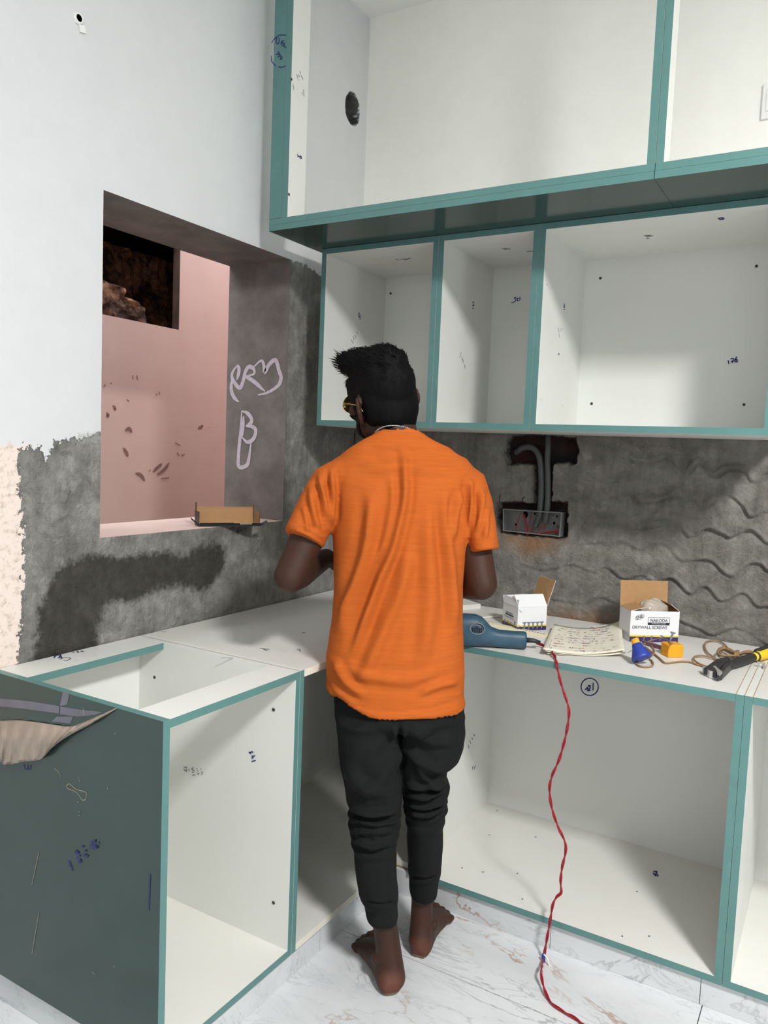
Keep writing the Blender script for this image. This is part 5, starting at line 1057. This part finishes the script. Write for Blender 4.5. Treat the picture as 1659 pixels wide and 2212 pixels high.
# stitched lines: collar seam and hems
for poly, wd, amp in [([(795, 963), (830, 972), (868, 976), (905, 972), (935, 964)], 2.2, -.0022), ([(716, 1000), (720, 1060), (718, 1110)], 2.5, -.002), ([(706, 1468), (722, 1500), (750, 1519), (800, 1533), (860, 1538), (930, 1530), (1003, 1505)], 2.4, -.0025), ([(619, 1137), (660, 1152), (700, 1172)], 1.8, -.0018), ([(1016, 1182), (1045, 1180), (1075, 1174)], 1.8, -.0018)]:
    dd, _, _ = seg_dist(p, poly); d += amp*np.exp(-(dd/wd)**2)*fc
set_v(shirt.data, v+nn*d[:, None])
# ---- joggers
tz = MB()
G = lambda l_, r_, y_, dep, t_, **k: pring(l_, r_, y_, dep, t_, n=48, p=2.2, **k)
tz.add(*loft([G(728, 992, 1440, 1.97, .112), G(722, 998, 1500, 1.97, .116), G(722, 1002, 1545, 1.97, .116), G(730, 996, 1556, 1.975, .108), G(762, 965, 1562, 1.98, .085)]))
def tleg(rows):
    tz.add(*loft([G(*r) for r in rows]))
def bunch(rows): return rows
tleg([(726, 862, 1545, 1.955, .100), (730, 863, 1590, 1.958, .100), (735, 866, 1640, 1.962, .098), (742, 867, 1690, 1.966, .092), (750, 868, 1728, 1.970, .086), (757, 866, 1742, 1.972, .080), (751, 867, 1754, 1.972, .088), (757, 862, 1764, 1.974, .080), (750, 867, 1776, 1.974, .089), (758, 862, 1786, 1.975, .080), (754, 863, 1797, 1.976, .086), (762, 858, 1807, 1.977, .076), (757, 858, 1818, 1.978, .082), (765, 855, 1830, 1.98, .072), (766, 856, 1850, 1.98, .070), (770, 859, 1890, 1.982, .068), (776, 862, 1925, 1.984, .064), (782, 863, 1940, 1.985, .060), (788, 860, 1945, 1.985, .054), (790, 860, 1960, 1.985, .052), (793, 861, 1975, 1.985, .050), (797, 860, 1984, 1.985, .046), (803, 856, 1982, 1.985, .042), (808, 852, 1966, 1.985, .038)])
tleg([(858, 1004, 1545, 1.985, .100), (859, 1004, 1580, 1.990, .100), (861, 999, 1610, 1.998, .096), (863, 990, 1635, 2.004, .092), (865, 968, 1658, 2.012, .084), (867, 965, 1676, 2.020, .080), (868, 972, 1692, 2.026, .086), (870, 970, 1706, 2.032, .084), (873, 962, 1716, 2.036, .076), (869, 969, 1725, 2.04, .083), (874, 962, 1735, 2.044, .075), (870, 968, 1745, 2.048, .081), (876, 960, 1756, 2.052, .072), (874, 962, 1768, 2.056, .074), (879, 957, 1782, 2.062, .067), (880, 957, 1820, 2.076, .065), (881, 955, 1860, 2.092, .062), (882, 952, 1884, 2.104, .058), (884, 948, 1892, 2.108, .053), (883, 947, 1905, 2.112, .050), (884, 945, 1922, 2.116, .049), (887, 943, 1934, 2.118, .046), (893, 937, 1932, 2.118, .042), (897, 933, 1918, 2.114, .038)])
tro = remesh('joggers', tz, .0048, M['trouser'], man, 3)
tab = [([(862, 1560), (864, 1600), (866, 1640), (864, 1680)], 6, -.006), ([(868, 1590), (900, 1640), (940, 1660), (968, 1650)], 10, .006), ([(880, 1570), (930, 1600), (985, 1600)], 12, .005), ([(1000, 1540), (992, 1570), (986, 1600)], 5, .004),
       ([(745, 1640), (770, 1690), (810, 1712), (850, 1700)], 14, .005), ([(866, 1600), (845, 1650), (815, 1690), (780, 1715)], 12, .005), ([(755, 1746), (800, 1758), (860, 1750)], 6, .006), ([(757, 1768), (810, 1782), (862, 1770)], 6, .006), ([(758, 1790), (800, 1800), (858, 1792)], 6, .006), ([(764, 1812), (805, 1830), (855, 1815)], 6, .005),
       ([(872, 1690), (915, 1702), (968, 1688)], 6, .006), ([(874, 1712), (920, 1724), (964, 1706)], 5, .006), ([(876, 1730), (920, 1742), (966, 1726)], 5, .006), ([(880, 1750), (920, 1760), (958, 1744)], 5, .005), ([(890, 1650), (930, 1690), (960, 1700)], 8, .004),
       ([(790, 1947), (825, 1953), (860, 1946)], 3, -.003), ([(884, 1893), (915, 1899), (948, 1892)], 3, -.003), ([(730, 1560), (790, 1572), (850, 1560)], 14, .003)]
v, nn, p, fc, d = folds(tro.data, tab); d = d*fc+.0020*vnoise(v, 34, 51)+.0010*vnoise(v, 75, 52)
set_v(tro.data, v+nn*d[:, None])
dc = MB(); dc.tube(smooth_path([ad(1001, 1528, 1.965), ad(1000, 1545, 1.955), ad(994, 1568, 1.945)], 5), .0025, 6); dc.build('pocket_zip', M['black_rubber'], man, True)
# ---- hair: cap volume plus locks
hb_ = MB()
hell(hb_, (0, -.018, .048), (.0745, .0915, .084)); hell(hb_, (0, -.054, -.010), (.064, .046, .066)); hell(hb_, (0, -.058, -.046), (.052, .032, .036))
hell(hb_, (.004, -.008, .098), (.066, .088, .050)); hell(hb_, (-.002, .056, .102), (.056, .062, .042), .2); hell(hb_, (-.008, .108, .110), (.042, .036, .028), .35)
for s in (-1, 1): hell(hb_, (s*.056, .022, .045), (.018, .052, .044)); hell(hb_, (s*.061, .030, .006), (.011, .016, .030)); hell(hb_, (s*.054, -.030, .006), (.021, .040, .056))
hair = remesh('hair', hb_, .005, M['hair'], man, 4)
v, nn = get_vn(hair.data); loc = np.stack([(v-HO)@hx, (v-HO)@hy, (v-HO)@hz], 1)
lk = vnoise(loc*np.array((1.6, .5, 1.2)), 70, 61)+.5*vnoise(loc*np.array((1.6, .6, 1.2)), 150, 62); amt = np.clip((loc[:, 2]-.03)/.06, 0, 1)
v2 = v+nn*((.0035*lk*amt)+.0008*vnoise(v, 260, 63))[:, None]; set_v(hair.data, v2)
v, nn = get_vn(hair.data)
idx = rng.choice(len(v), 5200, replace=len(v) < 5200); sb = MB()
for i in idx:
    l_ = loc[i]
    if np.linalg.norm(l_-np.array((0, .03, -.03))) < .05: continue
    up_ = float(np.clip((l_[2]-.045)/.05, 0, 1)); fr_ = float(np.clip((l_[1]-.03)/.08, 0, 1))
    flow = hv(-.10+.18*rng.normal(), .9, .15+.35*fr_)*up_+hv(.12*rng.normal(), -.12, -1)*(1-up_)
    flow = nrm(flow-nn[i]*np.dot(flow, nn[i])*.8+nn[i]*(.04+.13*up_*rng.random())+.05*rng.normal(size=3)); L_ = (.006+.016*up_+.014*up_*fr_)*(.6+.8*rng.random())
    b0 = v[i]-nn[i]*.0015; sd_ = nrm(np.cross(flow, nn[i]))*(.00055+.0007*up_); m1 = b0+flow*L_*.55+nn[i]*L_*.10; e1_ = b0+flow*L_-nn[i]*L_*.02+hv(0, 0, -.002 if up_ > .5 else 0)
    sb.add([b0-sd_, b0+sd_, m1+sd_*.8, m1-sd_*.8, e1_], [(0, 1, 2, 3), (3, 2, 4)])
so_ = sb.build('hair_strands', M['hair'], hair); so_['kind'] = 'stuff'
# beard: a thin dark layer over jaw and chin
v, nn = get_vn(body.data); q = np.stack([(v-HO)@hx, (v-HO)@hy, (v-HO)@hz], 1)
msk = (q[:, 2] < -.018-.35*np.clip(.03-q[:, 1], -.1, .1)*0) & (q[:, 2] > -.125) & (q[:, 1] > .012) & (q[:, 1] < .14) & (np.abs(q[:, 0]) < .085) & (nn@hz < .75) & ~((np.abs(q[:, 0]) < .027) & (q[:, 2] > -.066) & (q[:, 1] > .085)) & ~((np.abs(q[:, 0]) < .045) & (q[:, 2] > -.036) & (q[:, 1] > .06))
ps_ = [tuple(pp.vertices) for pp in body.data.polygons if all(msk[k] for k in pp.vertices)]
if ps_:
    us = sorted({k for f in ps_ for k in f}); mp_ = {k: i for i, k in enumerate(us)}
    Vb = v[us]+nn[us]*(.0035+.0012*vnoise(v[us], 300, 71))[:, None]; be = mesh('beard', Vb, [tuple(mp_[k] for k in f) for f in ps_], M['hair'], man, True); sd = be.modifiers.new('s', 'SOLIDIFY'); sd.thickness = .004; sd.offset = -1
eb_ = MB()
for s in (-1, 1): eb_.add(*capsule([hp(s*.014, .101, .031), hp(s*.032, .098, .036), hp(s*.050, .084, .031)], [.0035, .004, .0025], 8))
o = eb_.build('eyebrows', M['hair'], man, True); o['kind'] = 'stuff'
